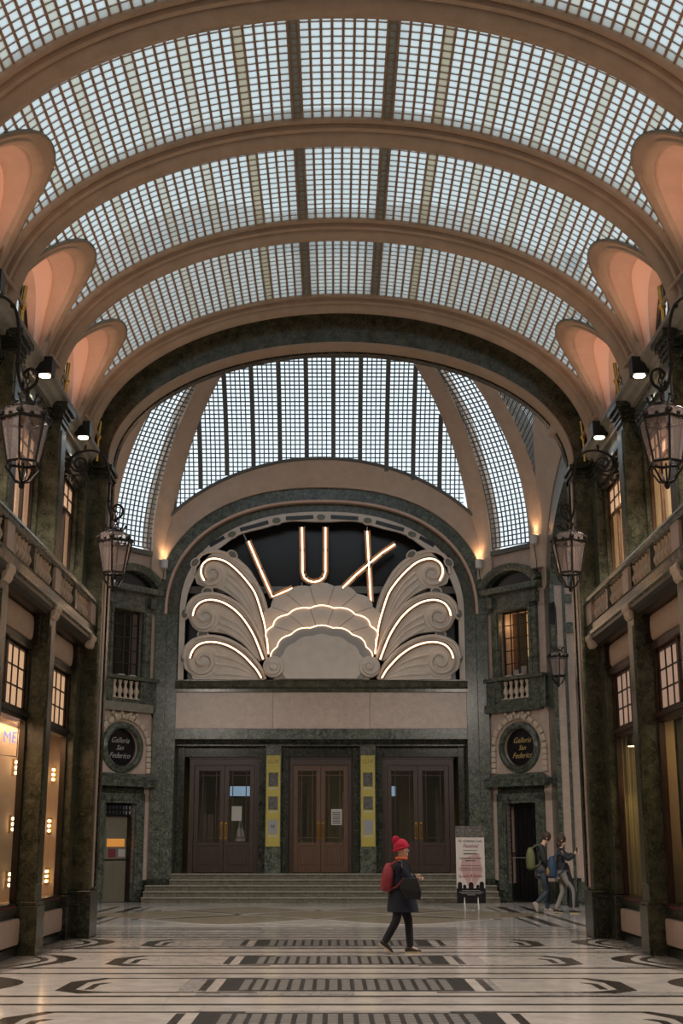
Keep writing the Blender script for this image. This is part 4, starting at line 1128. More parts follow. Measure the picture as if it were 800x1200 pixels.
    for x in (-0.56, -0.30, 0.0, 0.30, 0.56): f.box(x-(0.03 if abs(x)>.5 or x==0 else 0.012), x+(0.03 if abs(x)>.5 or x==0 else 0.012), 0.10, 0.14, zz0, zz1)
    for k in range(6): z = zz0+0.02+(zz1-0.04)*k/5; f.box(-0.58, 0.58, 0.10, 0.14, z-0.012-(0.02 if k in (0,5) else 0), z+0.012+(0.02 if k in (0,5) else 0))
    F = f.build('window_frame', 'bronze', U, local=True)
    for i in range(4):
        for k in range(5):
            xa = (-0.56, -0.30, 0.0, 0.30)[i]+0.015; xb = (-0.30, 0.0, 0.30, 0.56)[i]-0.015
            Box(xa, xb, 0.115, 0.12, 0.03+1.89*k/5, 0.01+1.89*(k+1)/5).build('pane', 'window_glass', F, local=True)
    bk = MB().box(-0.9, 0.9, 1.2, 1.3, -0.1, 2.1).box(-0.9,-0.8,0.3,1.3,-0.1,2.1).box(0.8,0.9,0.3,1.3,-0.1,2.1).box(-0.9,0.9,0.3,1.3,-0.15,-0.05).box(-0.9,0.9,0.3,1.3,2.05,2.15)
    bk.build('window_room', 'shop_dark' if side < 0 else 'wood_light', U, local=True)
    if side > 0:
        m = MB().box(-0.55,-0.35,1.05,1.15,0.4,2.0).box(-0.15,-0.05,0.9,1.15,0.5,2.0).box(0.2,0.3,0.9,1.15,1.2,2.0)
        m.build('glow_curtain', 'curtain_glow_yellow', U, local=True)
        for k, (x, z, w_, h) in enumerate(((-0.40,0.14,0.26,0.24),(-0.14,0.18,0.22,0.32),(0.16,0.30,0.2,0.6),(0.38,0.42,0.26,0.85))):
            Box(x-w_/2, x+w_/2, 0.4, 0.7, z-h/2, z+h/2).build('white_box', 'white_plastic', U, local=True, bevel=0.02)
        lc = Matrix.Rotation(ang, 4, 'Z') @ Vector((0.1, 0.9, 0)); light('room_lamp', 'POINT', (mx+lc.x, my+lc.y, 8.0), 14, (1,0.6,0.3), 0.1)
    else:
        Box(-0.1, 0.25, 0.8, 0.9, 0.1, 1.2).build('folded_shutter', 'wood_door', U, local=True)
    m = Box(-0.35,-0.12,-0.15,-0.08,-0.01,0.03).box(0.08,0.3,-0.15,-0.08,-0.01,0.03); m.build('sill_lamp', 'white_plastic', U, local=True)
    # service door
    D = thing('door_%d' % (4 if side < 0 else 5), (mx, my, 0), 'narrow %s doorway in the %s corner wall' % (('lit grey','left') if side < 0 else ('black gated','right')), kind='structure', rz=ang)
    if side < 0:
        Box(-0.57, 0.57, 0.25, 0.30, 0.0, 2.35).build('door_leaf', 'door_grey', D, local=True)
        tr = MB()
        for k in range(9): tr.box(-0.55+0.13*k, -0.52+0.13*k, 0.18, 0.24, 2.38, 2.70)
        tr.box(-0.57,0.57,0.17,0.25,2.34,2.40).box(-0.57,0.57,0.17,0.25,2.64,2.72).box(-0.57,0.57,0.17,0.25,2.50,2.54)
        tr.build('transom_grille', 'iron', D, local=True)
        Box(-0.57,-0.53,0.1,0.25,0,2.35).box(0.53,0.57,0.1,0.25,0,2.35).build('door_frame', 'bronze', D, local=True)
        Box(-0.20,0.45,0.235,0.25,1.50,1.72).build('lit_panel', 'orange_light', D, local=True)
        for k, (x, mm) in enumerate(((-0.40,'paper_grey'),(0.0,'poster_red'),(0.35,'paper'))): Box(x-0.12,x+0.12,0.23,0.25,1.22,1.44).build('notice_plate', mm, D, local=True)
        Box(-0.57,0.57,0.245,0.25,1.12,1.16).build('push_bar', 'bronze', D, local=True)
    else:
        Box(-0.57, 0.57, 0.30, 0.36, 0.0, 2.70).build('door_leaf', 'plaque_black', D, local=True)
        gt = MB()
        for k in range(8): gt.box(-0.56+0.16*k-0.012, -0.56+0.16*k+0.012, 0.12, 0.145, 0.02, 2.68)
        gt.box(-0.57,0.57,0.11,0.15,0.02,0.07).box(-0.57,0.57,0.11,0.15,2.62,2.68).box(-0.57,0.57,0.11,0.15,1.30,1.34); gt.build('gate_bars', 'iron', D, local=True)
        MB().tube([(-0.5,0.05,1.20),(0.15,0.05,1.20)], 0.012, 6).build('push_bar', 'stone_grey', D, local=True)
    return W
for side in (-1, 1): aedicule(side)

# side walls of the rotunda and the short cross arms
for side in (-1, 1):
    s = 'left' if side < 0 else 'right'
    W = thing('wall_side_'+s, (0,0,0), 'side wall of the rotunda with the mouth of the %s cross arm' % s, kind='structure')
    xw = XF+side*6.44
    R, Rg, Rc = [], [], []
    for k in range(49):
        t = PI*k/48; yy, zz = 31.5+4.4*math.cos(t), 8.6+2.4*math.sin(t); yo, zo = 31.5+5.1*math.cos(t), 8.6+3.2*math.sin(t)
        R.append([(xw,yy,zz),(xw+side*0.4,yy,zz),(xw+side*0.4,yo,zo),(xw,yo,zo)])
        yq, zq = 31.5+6.2*math.cos(t), 8.8+4.35*math.sin(t)
        s_in = math.sqrt(max(0,1-min(0.99,max(0,(zq-DZ0)/DH))**2))
        yq = 31.5+max(-5.38,min(5.38,yq-31.5))
        Rc.append([(xw-side*0.02,yo if abs(yo-31.5)<5.1 else yo,zo),(xw+side*0.4,yo,zo),(xw+side*0.4,yq,zq),(XF+side*(6.44*s_in-0.08),yq,zq)])
    MB().rings(R, closed=True).build('arch_band', 'mid_green_marble', W, smooth=True)
    MB().rings(Rc, closed=True).build('cream_archivolt', 'rotunda_plaster', W, smooth=True)
    for yy in (26.1, 35.9):
        Box(xw, xw+side*0.5, yy, yy+1.0, 0, 8.7).build('side_pier', 'pink_marble', W)
        Box(xw-side*0.03, xw+side*0.02, yy, yy+1.0, 0, 8.7).box(xw-side*0.03, xw+side*0.09, yy-0.03 if yy > 30 else yy+1.0, yy if yy > 30 else yy+1.03, 0, 8.7).box(xw+side*0.30, xw+side*0.38, yy-0.03 if yy > 30 else yy+1.0, yy if yy > 30 else yy+1.03, 0, 8.7).build('pier_strip', 'mid_green_marble', W)
        Box(xw-side*0.04, xw+side*0.5, yy-0.02, yy+1.02, 0, 0.7).build('plinth', 'black_green_marble', W)
    # arm
    for yy, f in ((27.1, -1), (35.9, 1)):
        m = Box(xw+side*0.5, xw+side*7, yy, yy+f*0.3, 0, 8.7); m.build('arm_wall', 'pink_marble', W)
        g = MB()
        for z0, z1 in ((8.1,8.35),(7.25,7.55),(0,0.6)): g.box(xw+side*0.4, xw+side*7, yy-f*0.06, yy, z0, z1)
        for dx in (0.9, 2.4, 3.9): g.box(xw+side*(0.0+dx), xw+side*(0.28+dx), yy-f*0.10, yy, 0, 8.4)
        g.build('arm_mouldings', 'mid_green_marble', W)
    R = [[(xw+side*0.4,31.5+4.4*math.cos(PI*k/24),8.6+2.4*math.sin(PI*k/24)),(xw+side*7,31.5+4.4*math.cos(PI*k/24),8.6+2.4*math.sin(PI*k/24))] for k in range(25)]
    MB().rings(R).build('arm_vault', 'glass_block_vault', W, smooth=True, kind='stuff')
    q = MB()
    for k in range(0, 25): q.tube([Vector(R[k][0])-Vector((0,0,0.02)), Vector(R[k][1])-Vector((0,0,0.02))], 0.035, 4)
    for j in range(9): q.tube([Vector(R[k][0]).lerp(Vector(R[k][1]), j/8)-Vector((0,0,0.03)) for k in range(25)], 0.06, 4)
    q.build('arm_glazing_grid', 'grid_vault', W, kind='stuff')
    Box(xw+side*7, xw+side*7.2, 26, 37, 0, 11.2).build('arm_end', 'pink_marble', W)
# rotunda side of the corridor mouth
wall_over_arch(4.9, 2.8, 8.6, CX, XF-4.95, XF+4.95+0.1, 13.2, 24.3, 24.5, 'wall_slab', 'rotunda_plaster', ea)
Box(XF-4.95-0.6, CX-4.9, 24.3, 24.6, 0, 10).box(CX+4.9, XF+5.6, 24.3, 24.6, 0, 10).build('wall_slab', 'pink_marble', ea)
for side in (-1,1):
    mb = MB(); a = (XF+side*4.95, 24.3); b_ = (XF+side*6.44, 26.1)
    mb.add([(a[0],a[1],0),(b_[0],b_[1],0),(b_[0],b_[1],10.1),(a[0],a[1],10.1)], [(0,1,2,3)]); mb.build('wall_slab', 'pink_marble', ea, solid=0.05)
# ================================================================ floor
fl = Box(-16, 16, Y_END-1.2, 44, -0.3, -0.012).build('floor', 'floor_joint'); tag(fl, 'polished marble arcade floor in black and white bands', kind='structure')
PER, G0 = 3.28, 15.42
FXC = 0.12
def inlay(poly, m='floor_black', name='marble_inlay', top=0.0015):
    return MB().prism(poly, 'xy', -0.01, top).build(name, m, fl)
def rect(x0, x1, y0, y1): return [(x0,y0),(x1,y0),(x1,y1),(x0,y1)]
nper = int((24-(Y_END-1))/PER)+1
rows_rel = [(-0.08,1.50,('floor_grey','floor_white')),(1.50,1.95,('floor_cream','floor_white')),(1.95,2.70,('floor_cream','floor_cream','floor_white')),(2.70,3.20,('floor_white','floor_grey','floor_cream'))]
for p in range(-6, 3):
    g = G0+PER*p
    near = g > 8
    for a, b_, ms in rows_rel:
        y0, y1 = g+a, min(g+b_, 24.2)
        if y0 >= 24.2: continue
        if near:
            n = 6; xs = [-5.2+(10.6)*k/n+(0 if k in (0,n) else random.uniform(-.35,.35)) for k in range(n+1)]
            for k in range(n):
                m = random.choice(ms)
                if a < 0: m = 'floor_white' if k in (0, n-1) else 'floor_grey' if abs((xs[k]+xs[k+1])/2) < 1.5 else 'floor_white'
                Box(xs[k]+0.0015, xs[k+1]-0.0015, y0+0.001, y1-0.001, -0.012, 0).build('marble_slab', m, fl)
        else: Box(-5.3, 5.5, y0, y1, -0.012, 0).build('marble_slab', ms[0], fl)
    # long black lines
    for a, w_ in ((1.93,0.13),(2.67,0.14)):
        if g+a < 24.1: inlay(rect(-4.45, 4.62, g+a, g+a+w_), name='marble_band')
    if not near: continue
    # long field with bracket ends
    yb, yt = g-0.10, g+1.46
    for sg in (-1, 1):
        def Q(P): return [(FXC+sg*x, g+y) for x, y in P]
        inlay(Q([(1.0,1.34),(2.95,1.34),(2.95,1.43),(1.0,1.43)])); inlay(Q([(1.0,-0.21),(2.66,-0.21),(2.66,-0.12),(1.0,-0.12)]))
        inlay(Q([(2.60,-0.21),(2.95,-0.28),(3.26,0.02),(3.05,0.12),(2.86,-0.03),(2.60,-0.12)]))
        inlay(Q([(3.26,0.02),(3.26,0.95),(3.05,0.88),(3.05,0.12)])); inlay(Q([(3.26,0.95),(2.95,1.43),(2.86,1.34),(3.05,0.88)]))
        inlay(Q([(2.95,0.12),(2.95,0.72),(2.86,0.86),(2.76,0.86),(2.86,0.66),(2.86,0.14)]))
        # end pieces by the grating
        inlay(rect(*sorted((FXC+sg*1.66, FXC+sg*1.57)), g+0.02, g+1.28)); 
        inlay(rect(*sorted((FXC+sg*1.56, FXC+sg*1.44)), g-0.04, g+1.32), 'floor_cream')
        # crescent near the wall
        o1 = catmull([(4.43,4.98,0),(4.12,4.80,0),(3.86,4.42,0),(3.80,4.02,0),(3.92,3.52,0),(4.15,2.95,0),(4.40,2.42,0)], 5)
        i1 = catmull([(4.40,2.42,0),(4.27,2.95,0),(4.13,3.45,0),(4.05,3.85,0),(4.08,4.20,0),(4.22,4.60,0),(4.43,4.98,0)], 5)
        P = [(FXC+sg*p_.x, g-0.08+p_.y-3.28*0+0) for p_ in o1+i1[1:-1]]
        if g+5 < 24.3: inlay(P)
        o2 = catmull([(4.50,4.62,0),(4.28,4.38,0),(4.17,4.0,0),(4.26,3.5,0),(4.50,2.95,0)], 5); i2 = catmull([(4.50,3.08,0),(4.34,3.55,0),(4.27,3.95,0),(4.36,4.28,0),(4.50,4.50,0)], 5)
        if g+5 < 24.3: inlay([(FXC+sg*p_.x, g-0.08+p_.y) for p_ in o2+i2])
    # grating of the light well
    if g < 24:
        gm = Box(FXC-1.44, FXC+1.44, g-0.04, g+1.33, -0.011, 0.001).build('light_grating', 'grate_metal', fl)
        n = 17
        sl = MB()
        for j in range(6): sl.box(-0.048, 0.048, -0.60+j*0.2+0.01, -0.60+j*0.2+0.19, -0.004, 0.003)
        cell = sl.build('grating_cell', 'grate_slat', gm); cell.location = (FXC-1.16, g+0.64, 0.001)
        for i in range(1, n):
            c = cell.copy(); COL.objects.link(c); c.parent = gm; c.location = (FXC-1.16+i*2.32/(n-1), g+0.64, 0.001)
# joints before the rotunda
for y0, w_ in ((24.55,0.14),(25.15,0.12),(25.85,0.16),(26.50,0.14)):
    inlay(rect(-4.9, 4.6, y0, y0+w_), name='marble_band')
# rotunda paving
ys = [24.2, 25.1, 25.8, 26.6, 27.6]+[29.6+2*k for k in range(5)]
for i, (a, b_) in enumerate(zip(ys[:-1], ys[1:])):
    n = 7
    for k in range(n):
        x0, x1 = -7.6+14.4*k/n, -7.6+14.4*(k+1)/n
        Box(x0+0.002, x1-0.002, a+0.001, b_-0.001, -0.012, 0).build('marble_slab', random.choice(['floor_white','floor_cream','floor_grey']), fl)
for sx in (-1, 1): Box(sx*7.4 if sx<0 else 6.8, sx*14, 26.5, 37.0, -0.012, 0).build('marble_slab', 'floor_cream', fl)
def lozenge(cx, cy, hw, hh, k=10):
    P = []
    for (x0,y0),(x1,y1) in (((hw,0),(0,hh)),((0,hh),(-hw,0)),((-hw,0),(0,-hh)),((0,-hh),(hw,0))):
        for i in range(k):
            t = i/k; x, y = x0+(x1-x0)*t, y0+(y1-y0)*t; b_ = 0.10*math.sin(PI*t)
            P.append((cx+x*(1+b_), cy+y*(1+b_)))
    return P
inlay([(-4.15,29.45),(-0.4,27.4),(3.3,29.45),(3.3,33.2),(-0.4,35.6),(-4.15,33.2)], 'floor_cream', 'lozenge_ground', 0.001)
for cx, cy in ((XF-1.85,29.55),(XF+1.85,29.55),(XF-1.85,33.35),(XF+1.85,33.35),(XF,31.4),(XF-3.5,31.4),(XF+3.5,31.4)):
    inlay(lozenge(cx, cy, 1.85, 1.9), 'floor_brown', 'brown_lozenge', 0.0018)
def wl(pts, w_=0.10):
    P = catmull([(x,y,0) for x,y in pts], 8); a, b_ = [], []
    for i, p in enumerate(P):
        d = (P[min(i+1,len(P)-1)]-P[max(i-1,0)]).normalized(); n_ = Vector((-d.y,d.x,0))*w_/2
        a.append((p.x+n_.x,p.y+n_.y)); b_.append((p.x-n_.x,p.y-n_.y))
    for i in range(len(P)-1): pass
    R = [[(a[i][0],a[i][1],-0.008),(b_[i][0],b_[i][1],-0.008),(b_[i][0],b_[i][1],0.003),(a[i][0],a[i][1],0.003)] for i in range(len(P))]
    MB().rings(R, closed=True).build('white_inlay_strip', 'floor_white', fl)
for s_ in (-1, 1):
    wl([(XF+s_*3.75,29.5),(XF+s_*1.9,27.65),(XF,29.6),(XF-s_*1.9,31.5),(XF-s_*3.75,33.3)], 0.2)
    wl([(XF+s_*3.75,33.3),(XF+s_*1.9,35.2),(XF,33.4),(XF-s_*1.9,31.4),(XF-s_*3.75,29.5)], 0.2)
    for xx, w_ in ((4.55,0.22),(4.28,0.08),(5.15,0.16)):
        inlay([(XF+s_*(xx+0.15),27.0),(XF+s_*(xx+w_+0.15),27.0),(XF+s_*(xx+w_),35.2),(XF+s_*xx,35.2)])
    inlay(rect(*sorted((XF+s_*3.85, XF+s_*4.0)), 29.35, 29.65)); inlay(rect(*sorted((XF+s_*3.85, XF+s_*4.0)), 33.2, 33.5))

# ================================================================ wrought iron lanterns
def lantern(x, y, ztop, side, label, wallx, mount_z, bracket=True, k=1.0):
    """crowned six-sided lantern; ztop is the top of its crown"""
    T = thing('wall_lantern', (x, y, ztop-1.07*k), label, 'lantern', 'wrought iron wall lanterns')
    z = lambda dy: dy*k
    def hexa(r, zz, off=PI/6): return [(r*k*math.cos(off+PI/3*i), r*k*math.sin(off+PI/3*i), z(zz)) for i in range(6)]
    top, bot = hexa(0.285, 0.80), hexa(0.185, 0.30)
    f = MB()
    for i in range(6): f.tube([top[i], bot[i]], 0.014*k, 5)
    f.tube(top, 0.022*k, 6, closed=True); f.tube(bot, 0.018*k, 6, closed=True); f.tube(hexa(0.26,0.66), 0.006*k, 4, closed=True) if False else None
    dm = hexa(0.13, 0.97)
    for i in range(6):
        f.tube([top[i], ((top[i][0]*0.86),(top[i][1]*0.86), z(0.91)), dm[i]], 0.010*k, 5)
        a = PI/6+PI/3*i
        f.ball((0.275*k*math.cos(a), 0.275*k*math.sin(a), z(0.85)), 0.042*k, 8)
        f.ball((0.24*k*math.cos(a+PI/6), 0.24*k*math.sin(a+PI/6), z(0.83)), 0.028*k, 6)
    f.build('lantern_frame', 'iron', T, local=True)
    g = MB(); g.rings([top+[top[0]], bot+[bot[0]]], cap=False); g.build('lantern_pane', 'lantern_glass', T, local=True)
    mid = [(p[0]*0.86, p[1]*0.86, z(0.91)) for p in top]
    g = MB(); g.rings([top+[top[0]], mid+[mid[0]], dm+[dm[0]]], cap=False); g.build('lantern_roof', 'lantern_glass', T, local=True)
    c = MB().lathe([(0.13*k,z(0.95)),(0.14*k,z(0.97)),(0.12*k,z(1.0)),(0.10*k,z(1.0))], n=12)
    for i in range(10):
        a = 2*PI*i/10; c.tube([(0.12*k*math.cos(a),0.12*k*math.sin(a),z(0.99)),(0.145*k*math.cos(a),0.145*k*math.sin(a),z(1.03)),(0.165*k*math.cos(a),0.165*k*math.sin(a),z(1.06))], 0.010*k, 4)
        c.ball((0.168*k*math.cos(a),0.168*k*math.sin(a),z(1.07)), 0.020*k, 6)
    c.build('crown', 'iron', T, local=True)
    b_ = MB()
    for i in range(6):
        a = PI/6+PI/3*i; ca, sa = math.cos(a)*k, math.sin(a)*k
        b_.tube([(0.185*ca,0.185*sa,z(0.30)),(0.20*ca,0.20*sa,z(0.24)),(0.14*ca,0.14*sa,z(0.17)),(0.09*ca,0.09*sa,z(0.09)),(0.02*ca,0.02*sa,z(0.07))], 0.013*k, 5)
    b_.ball((0,0,z(0.045)), 0.035*k, 8, (1,1,1.5)); b_.tube([(0,0,z(0.3)),(0,0,z(0.05))], 0.012*k, 5)
    b_.build('lantern_basket', 'iron', T, local=True)
    MB().tube([(0,0,z(0.97)),(0,0,z(0.72))], 0.02*k, 6).ball((0,0,z(0.66)), 0.045*k, 8, (1,1,1.6)).build('lamp_bulb', 'lantern_glass', T, local=True, smooth=True)
    # chain
    ch = MB(); n = 5
    for i in range(n):
        zc_ = z(1.03+0.075*i+0.03)
        pts = [((0.022*math.cos(q*PI/4)*(1 if i%2 else 0))*k, 0.022*math.cos(q*PI/4)*(0 if i%2 else 1)*k, zc_+0.045*k*math.sin(q*PI/4)) for q in range(8)]
        ch.tube(pts, 0.008*k, 5, closed=True)
    ch.build('chain', 'iron', T, local=True)
    if not bracket: return T
    # scrolled bracket: a thing fixed to the pilaster
    B = thing('lantern_bracket', (wallx, y, mount_z), label.replace('lantern', 'scrolled iron bracket holding the lantern', 1), 'bracket', 'scrolled lantern brackets')
    s = -side   # towards the middle of the arcade
    reach = abs(x-wallx)
    def L3(P): return [(s*a, 0, b) for a, b in P]
    big = [(0.22+0.17*(1-0.75*q/24)*math.cos(2.2*PI*q/16+PI*0.55), 0.03+0.17*(1-0.75*q/24)*math.sin(2.2*PI*q/16+PI*0.55)) for q in range(25)][::-1]
    main = big[:-1]+[(p.x,p.y) for p in catmull([(0.17,0.20,0),(0.34,0.25,0),(0.52,0.22,0),(0.64,0.10,0),(0.70,-0.10,0),(0.72,-0.35,0),(0.72,-0.62,0),(0.76,-0.82,0),(reach-0.03,-0.92,0),(reach+0.09,-0.84,0),(reach+0.10,-0.72,0),(reach+0.02,-0.66,0),(reach-0.05,-0.72,0),(reach-0.02,-0.78,0)], 5)]
    big2 = catmull([(0.20,0.20,0),(0.08,0.14,0),(0.02,0.02,0),(0.06,-0.12,0),(0.18,-0.17,0),(0.30,-0.13,0),(0.36,-0.02,0)], 5)
    m = MB(); m.tube(L3(main), 0.020, 6); m.tube(L3([(p.x,p.y) for p in big2]), 0.018, 6)
    m.build('scroll', 'iron', B, local=True, smooth=True)
    for a, b in ((0.17,0.2),(0.62,0.12),(0.72,-0.3),(0.72,-0.6),(reach,-0.92),(0.06,-0.12),(0.3,-0.15)): MB().ball((s*a,0,b), 0.035, 6).build('bracket_knob', 'iron', B, local=True)
    for a, b, dx, dz_ in ((0.30,0.26,0.02,0.07),(0.62,-0.25,-0.06,0.05),(0.12,-0.2,-0.02,-0.06),(0.60,-0.5,-0.07,0.05),(0.8,-0.9,0.0,0.08)): MB().tube([(s*a,0,b),(s*(a+dx*0.5),0,b+dz_),(s*(a+dx),0,b+dz_*1.3)], [0.015,0.02,0.004], 5).build('leaf_ornament', 'iron', B, local=True)
    m = MB().obox((s*0.01,0,0), (0.02,0,0), (0,0.05,0), (0,0,0.05)).ball((s*0.02,0,0.10),0.04,6).ball((s*0.02,0,-0.10),0.04,6).ball((s*0.02,0,0.18),0.025,6).ball((s*0.02,0,-0.18),0.025,6).ball((s*0.05,0,0),0.05,8)
    m.build('wall_plate', 'iron', B, local=True)
    return T
for side in (-1, 1):
    s = 'left' if side < 0 else 'right'
    for yy, q in ((14.12,'near'),(20.32,'far')):
        wx = X(side, 4.48); lx = X(side, 3.63)
        lantern(lx, yy, 6.53, side, '%s crowned iron lantern on the %s wall' % (q, s), wx, 7.55)
# smaller lantern deep in the right arm
lantern(6.02, 35.2, 6.75, 1, 'small distant iron lantern on the right side wall beyond the pier', 6.0, 7.5, bracket=False, k=1.0)
B = thing('lantern_bracket', (6.02, 35.86, 7.5), 'thin curved arm holding the small distant lantern on the right', 'bracket', 'scrolled lantern brackets')
MB().tube(catmull([(0,0,0.3),(0,-0.12,0.5),(0,-0.4,0.55),(0,-0.62,0.3),(0,-0.66,-0.1),(0,-0.66,-0.42)],5), 0.02, 6).build('scroll','iron',B,local=True)
MB().box(-0.08,0.08,-0.03,0.0,0.0,0.6).build('wall_plate','iron',B,local=True)

# ================================================================ spotlights on the cornice
def cornice_lamp(side, yc, label):
    x = X(side, 4.50)
    T = thing('cornice_or_fill_spot', (x, yc, 8.60), label, 'spotlight', 'black box spotlights along the cornice')
    MB().box(-0.13,0.13,-0.12,0.12,-0.14,0.13).build('lamp_housing', 'lamp_black', T, local=True, bevel=0.008)
    MB().lathe([(0.085,-0.155),(0.09,-0.14)], n=16).build('lamp_lens', 'bulb', T, local=True)
    MB().box(-side*-0.05,side*0.35,-0.03,0.03,-0.06,0.02).build('lamp_arm', 'lamp_black', T, local=True)
    light('spot_down', 'SPOT', (x, yc, 8.42), SPOT_DOWN, SOFT, 0.07, target=(x-side*0.6, yc, 0), spot=95, blend=0.8)
    light('spot_up', 'SPOT', (x+side*0.02, yc, 8.76), SPOT_UP, (1,0.52,0.30), 0.08, target=(x+side*0.14, yc+0.05, 11), spot=120, blend=0.7)
nm = ['nearest the rotunda arch','second from the rotunda arch','third from the rotunda arch','fourth from the rotunda arch']
for side in (-1, 1):
    for i, ry in enumerate(RIBS[1:7]):
        yc = ry+RIB_W/2+BAY/2
        s = 'left' if side < 0 else 'right'
        if i < 4: cornice_lamp(side, yc, 'black box spotlight on the %s cornice, %s' % (s, nm[i]))
        else:
            light('spot_down', 'SPOT', (X(side,4.5), yc, 8.42), SPOT_DOWN, SOFT, 0.07, target=(X(side,3.9), yc, 0), spot=95, blend=0.8)
            light('spot_up', 'SPOT', (X(side,4.5), yc, 8.76), SPOT_UP, (1,0.52,0.30), 0.08, target=(X(side,4.64), yc, 11), spot=120, blend=0.7)
# added fill spots, unseen behind the corridor arch, aimed at the cinema front and floor
for side in (-1, 1):
    for k, (dx, tgt, e, nm_) in enumerate(((5.0, (XF+side*2.2, 38.5, 4.0), 380, 'lower'), (5.0, (XF+side*1.5, 31.0, 0.0), 1150, 'upper'))):
        c = (XF+side*dx+0.3, 24.8, 7.0+0.6*k)
        T = thing('cornice_or_fill_spot', c, 'added unseen fill spotlight behind the corridor arch, %s on the %s' % (nm_, 'left' if side < 0 else 'right'), 'spotlight', 'added fill spotlights in the rotunda')
        MB().box(-0.12,0.12,-0.12,0.12,-0.12,0.12).build('lamp_housing', 'lamp_black', T, local=True, bevel=0.008)
        v = (Vector(tgt)-Vector(c)).normalized()*0.2
        light('rotunda_fill_spot', 'SPOT', tuple(Vector(c)+v), e, SOFT, 0.10, target=tgt, spot=90 if k == 0 else 100, blend=0.9)  # fill light added to brighten the rotunda
# small cylinder uplights at the feet of the dome ribs
def uplight(px, py, z, label):
    d = Vector((px,py,0)).normalized(); c = Vector((XF+px, 31.5+py, z))-d*0.38
    T = thing('wall_uplight', tuple(c), label, 'uplight', 'small white cylinder uplights')
    MB().lathe([(0.03,-0.16),(0.11,-0.13),(0.12,0.12),(0.10,0.12),(0.09,0.06)], n=16).build('lamp_housing', 'white_plastic', T, local=True, smooth=True)
    MB().lathe([(0.09,0.05),(0.09,0.07)], n=12).build('lamp_lens', 'bulb', T, local=True)
    MB().tube([(0,0,-0.15),(d.x*0.05,d.y*0.05,-0.45),(d.x*0.1,d.y*0.1,-0.95)], 0.012, 5).build('cable', 'iron', T, local=True)
    light('uplight_beam', 'SPOT', (c.x, c.y, z+0.16), 26, (1,0.55,0.28), 0.06, target=(c.x+d.x*0.25, c.y+d.y*0.25, z+3), spot=75, blend=0.7)
uplight(-4.95, 7.2, 9.75, 'small white cylinder uplight left of the big arch'); uplight(4.95, 7.2, 9.75, 'small white cylinder uplight right of the big arch')
uplight(6.44, 5.4, 10.1, 'small white cylinder uplight at the foot of the outer right dome rib'); uplight(-6.44, 5.4, 10.1, 'small white cylinder uplight hidden behind the left pier')

# ================================================================ shop contents
def sconce(x, y, z, label, t=1.0):
    T = thing('shop_wall_lamp', (x, y, z), label, 'lamp', 'three-bulb lamps in the left shop windows')
    MB().box(-0.02, 0.0, -0.035, 0.035, -0.14, 0.14).build('back_plate', 'brass', T, local=True)
    for k in (-1, 0, 1): MB().ball((0.05, 0, k*0.085), 0.028, 10).build('bulb', 'bulb_shop', T, local=True, smooth=True)
sn = [('topmost','middle','lowest')]
for i, zz in enumerate((2.80, 1.90, 1.03)):
    sconce(-5.28, 21.72, zz, '%s three-bulb lamp on the cream wall in the left edge shop window' % ('topmost','middle','lowest')[i])
    o = sconce(0, 0, 0, '') if False else None
    T = thing('shop_wall_lamp', (-5.10-0.03*(i>0), 24.03, zz), '%s three-bulb lamp in the left shop window beside the end pier' % ('topmost','middle','lowest')[i], 'lamp', 'three-bulb lamps in the left shop windows')
    MB().box(-0.035, 0.035, 0, 0.02, -0.14, 0.14).build('back_plate', 'brass', T, local=True)
    for k in (-1,0,1): MB().ball((0,-0.05,k*0.085), 0.028, 10).build('bulb', 'bulb_shop', T, local=True, smooth=True)
T = thing('shop_sign', (-5.12, 20.62, 3.18), 'blue lit letter sign cut off by the left photo edge', 'sign')
MB().box(-0.10,0.0,-0.02,0.02,-0.28,0.32).build('sign_board', 'bronze', T, local=True) if False else None
MB().tube([(-0.12,-0.35,-0.26),(0.10,0.2,-0.26),(0.10,0.2,0.30),(-0.12,-0.35,0.30)], 0.008, 5, closed=True).build('sign_frame', 'iron', T, local=True)
text('sign_letters', 'ME', 0.25, 'blue_letter', T, (0.03, 0, 0.02), (PI/2,0,math.radians(62)))
# right shop
tag(Box(5.02,5.20,20.22,20.30,0.70,3.46).build('display_post','shop_tan'), 'tall tan post inside the right edge shop window', 'post')
T = thing('clothes_rail', (5.5,19.95,0.68), 'dark rail with hanging garments inside the right edge shop window', 'rail')
m = MB().tube([(-0.35,0,0),(-0.35,0,1.35)],0.015,6).tube([(-0.35,0,1.1),(0.5,0,1.1)],0.012,6).tube([(0.45,0,0),(0.45,0,1.35)],0.015,6); m.build('rail','iron',T,local=True)
def garment(x,y,z,m,label):
    T = thing('hanging_coat',(x,y,z),label,'coat')
    mb = MB(); R=[]
    for zz,a,b in ((0.0,0.05,0.03),(-0.05,0.17,0.06),(-0.15,0.2,0.08),(-0.4,0.17,0.08),(-0.62,0.2,0.09)):
        R.append([(a*math.cos(2*PI*k/14),b*math.sin(2*PI*k/14),zz) for k in range(14)])
    mb.rings(R,closed=True); mb.build('coat_body',m,T,local=True,smooth=True)
    for s_ in (-1,1): MB().tube([(s_*0.16,0,-0.08),(s_*0.23,0,-0.3),(s_*0.24,0.02,-0.52)],[0.05,0.045,0.035],8).build('sleeve',m,T,local=True,smooth=True)
garment(5.38,19.85,1.78,'coat_yellow','yellow coat hanging in the right edge shop window')
tag(MB().ball((5.27,19.95,0.86),0.10,12).build('red_ball','red_ball',smooth=True),'small red round object low in the right edge shop window','ball')
T = thing('shop_spotlight',(5.09,22.7,3.30),'dark cylindrical spotlight hanging in the right shop window beside the end pier','spotlight')
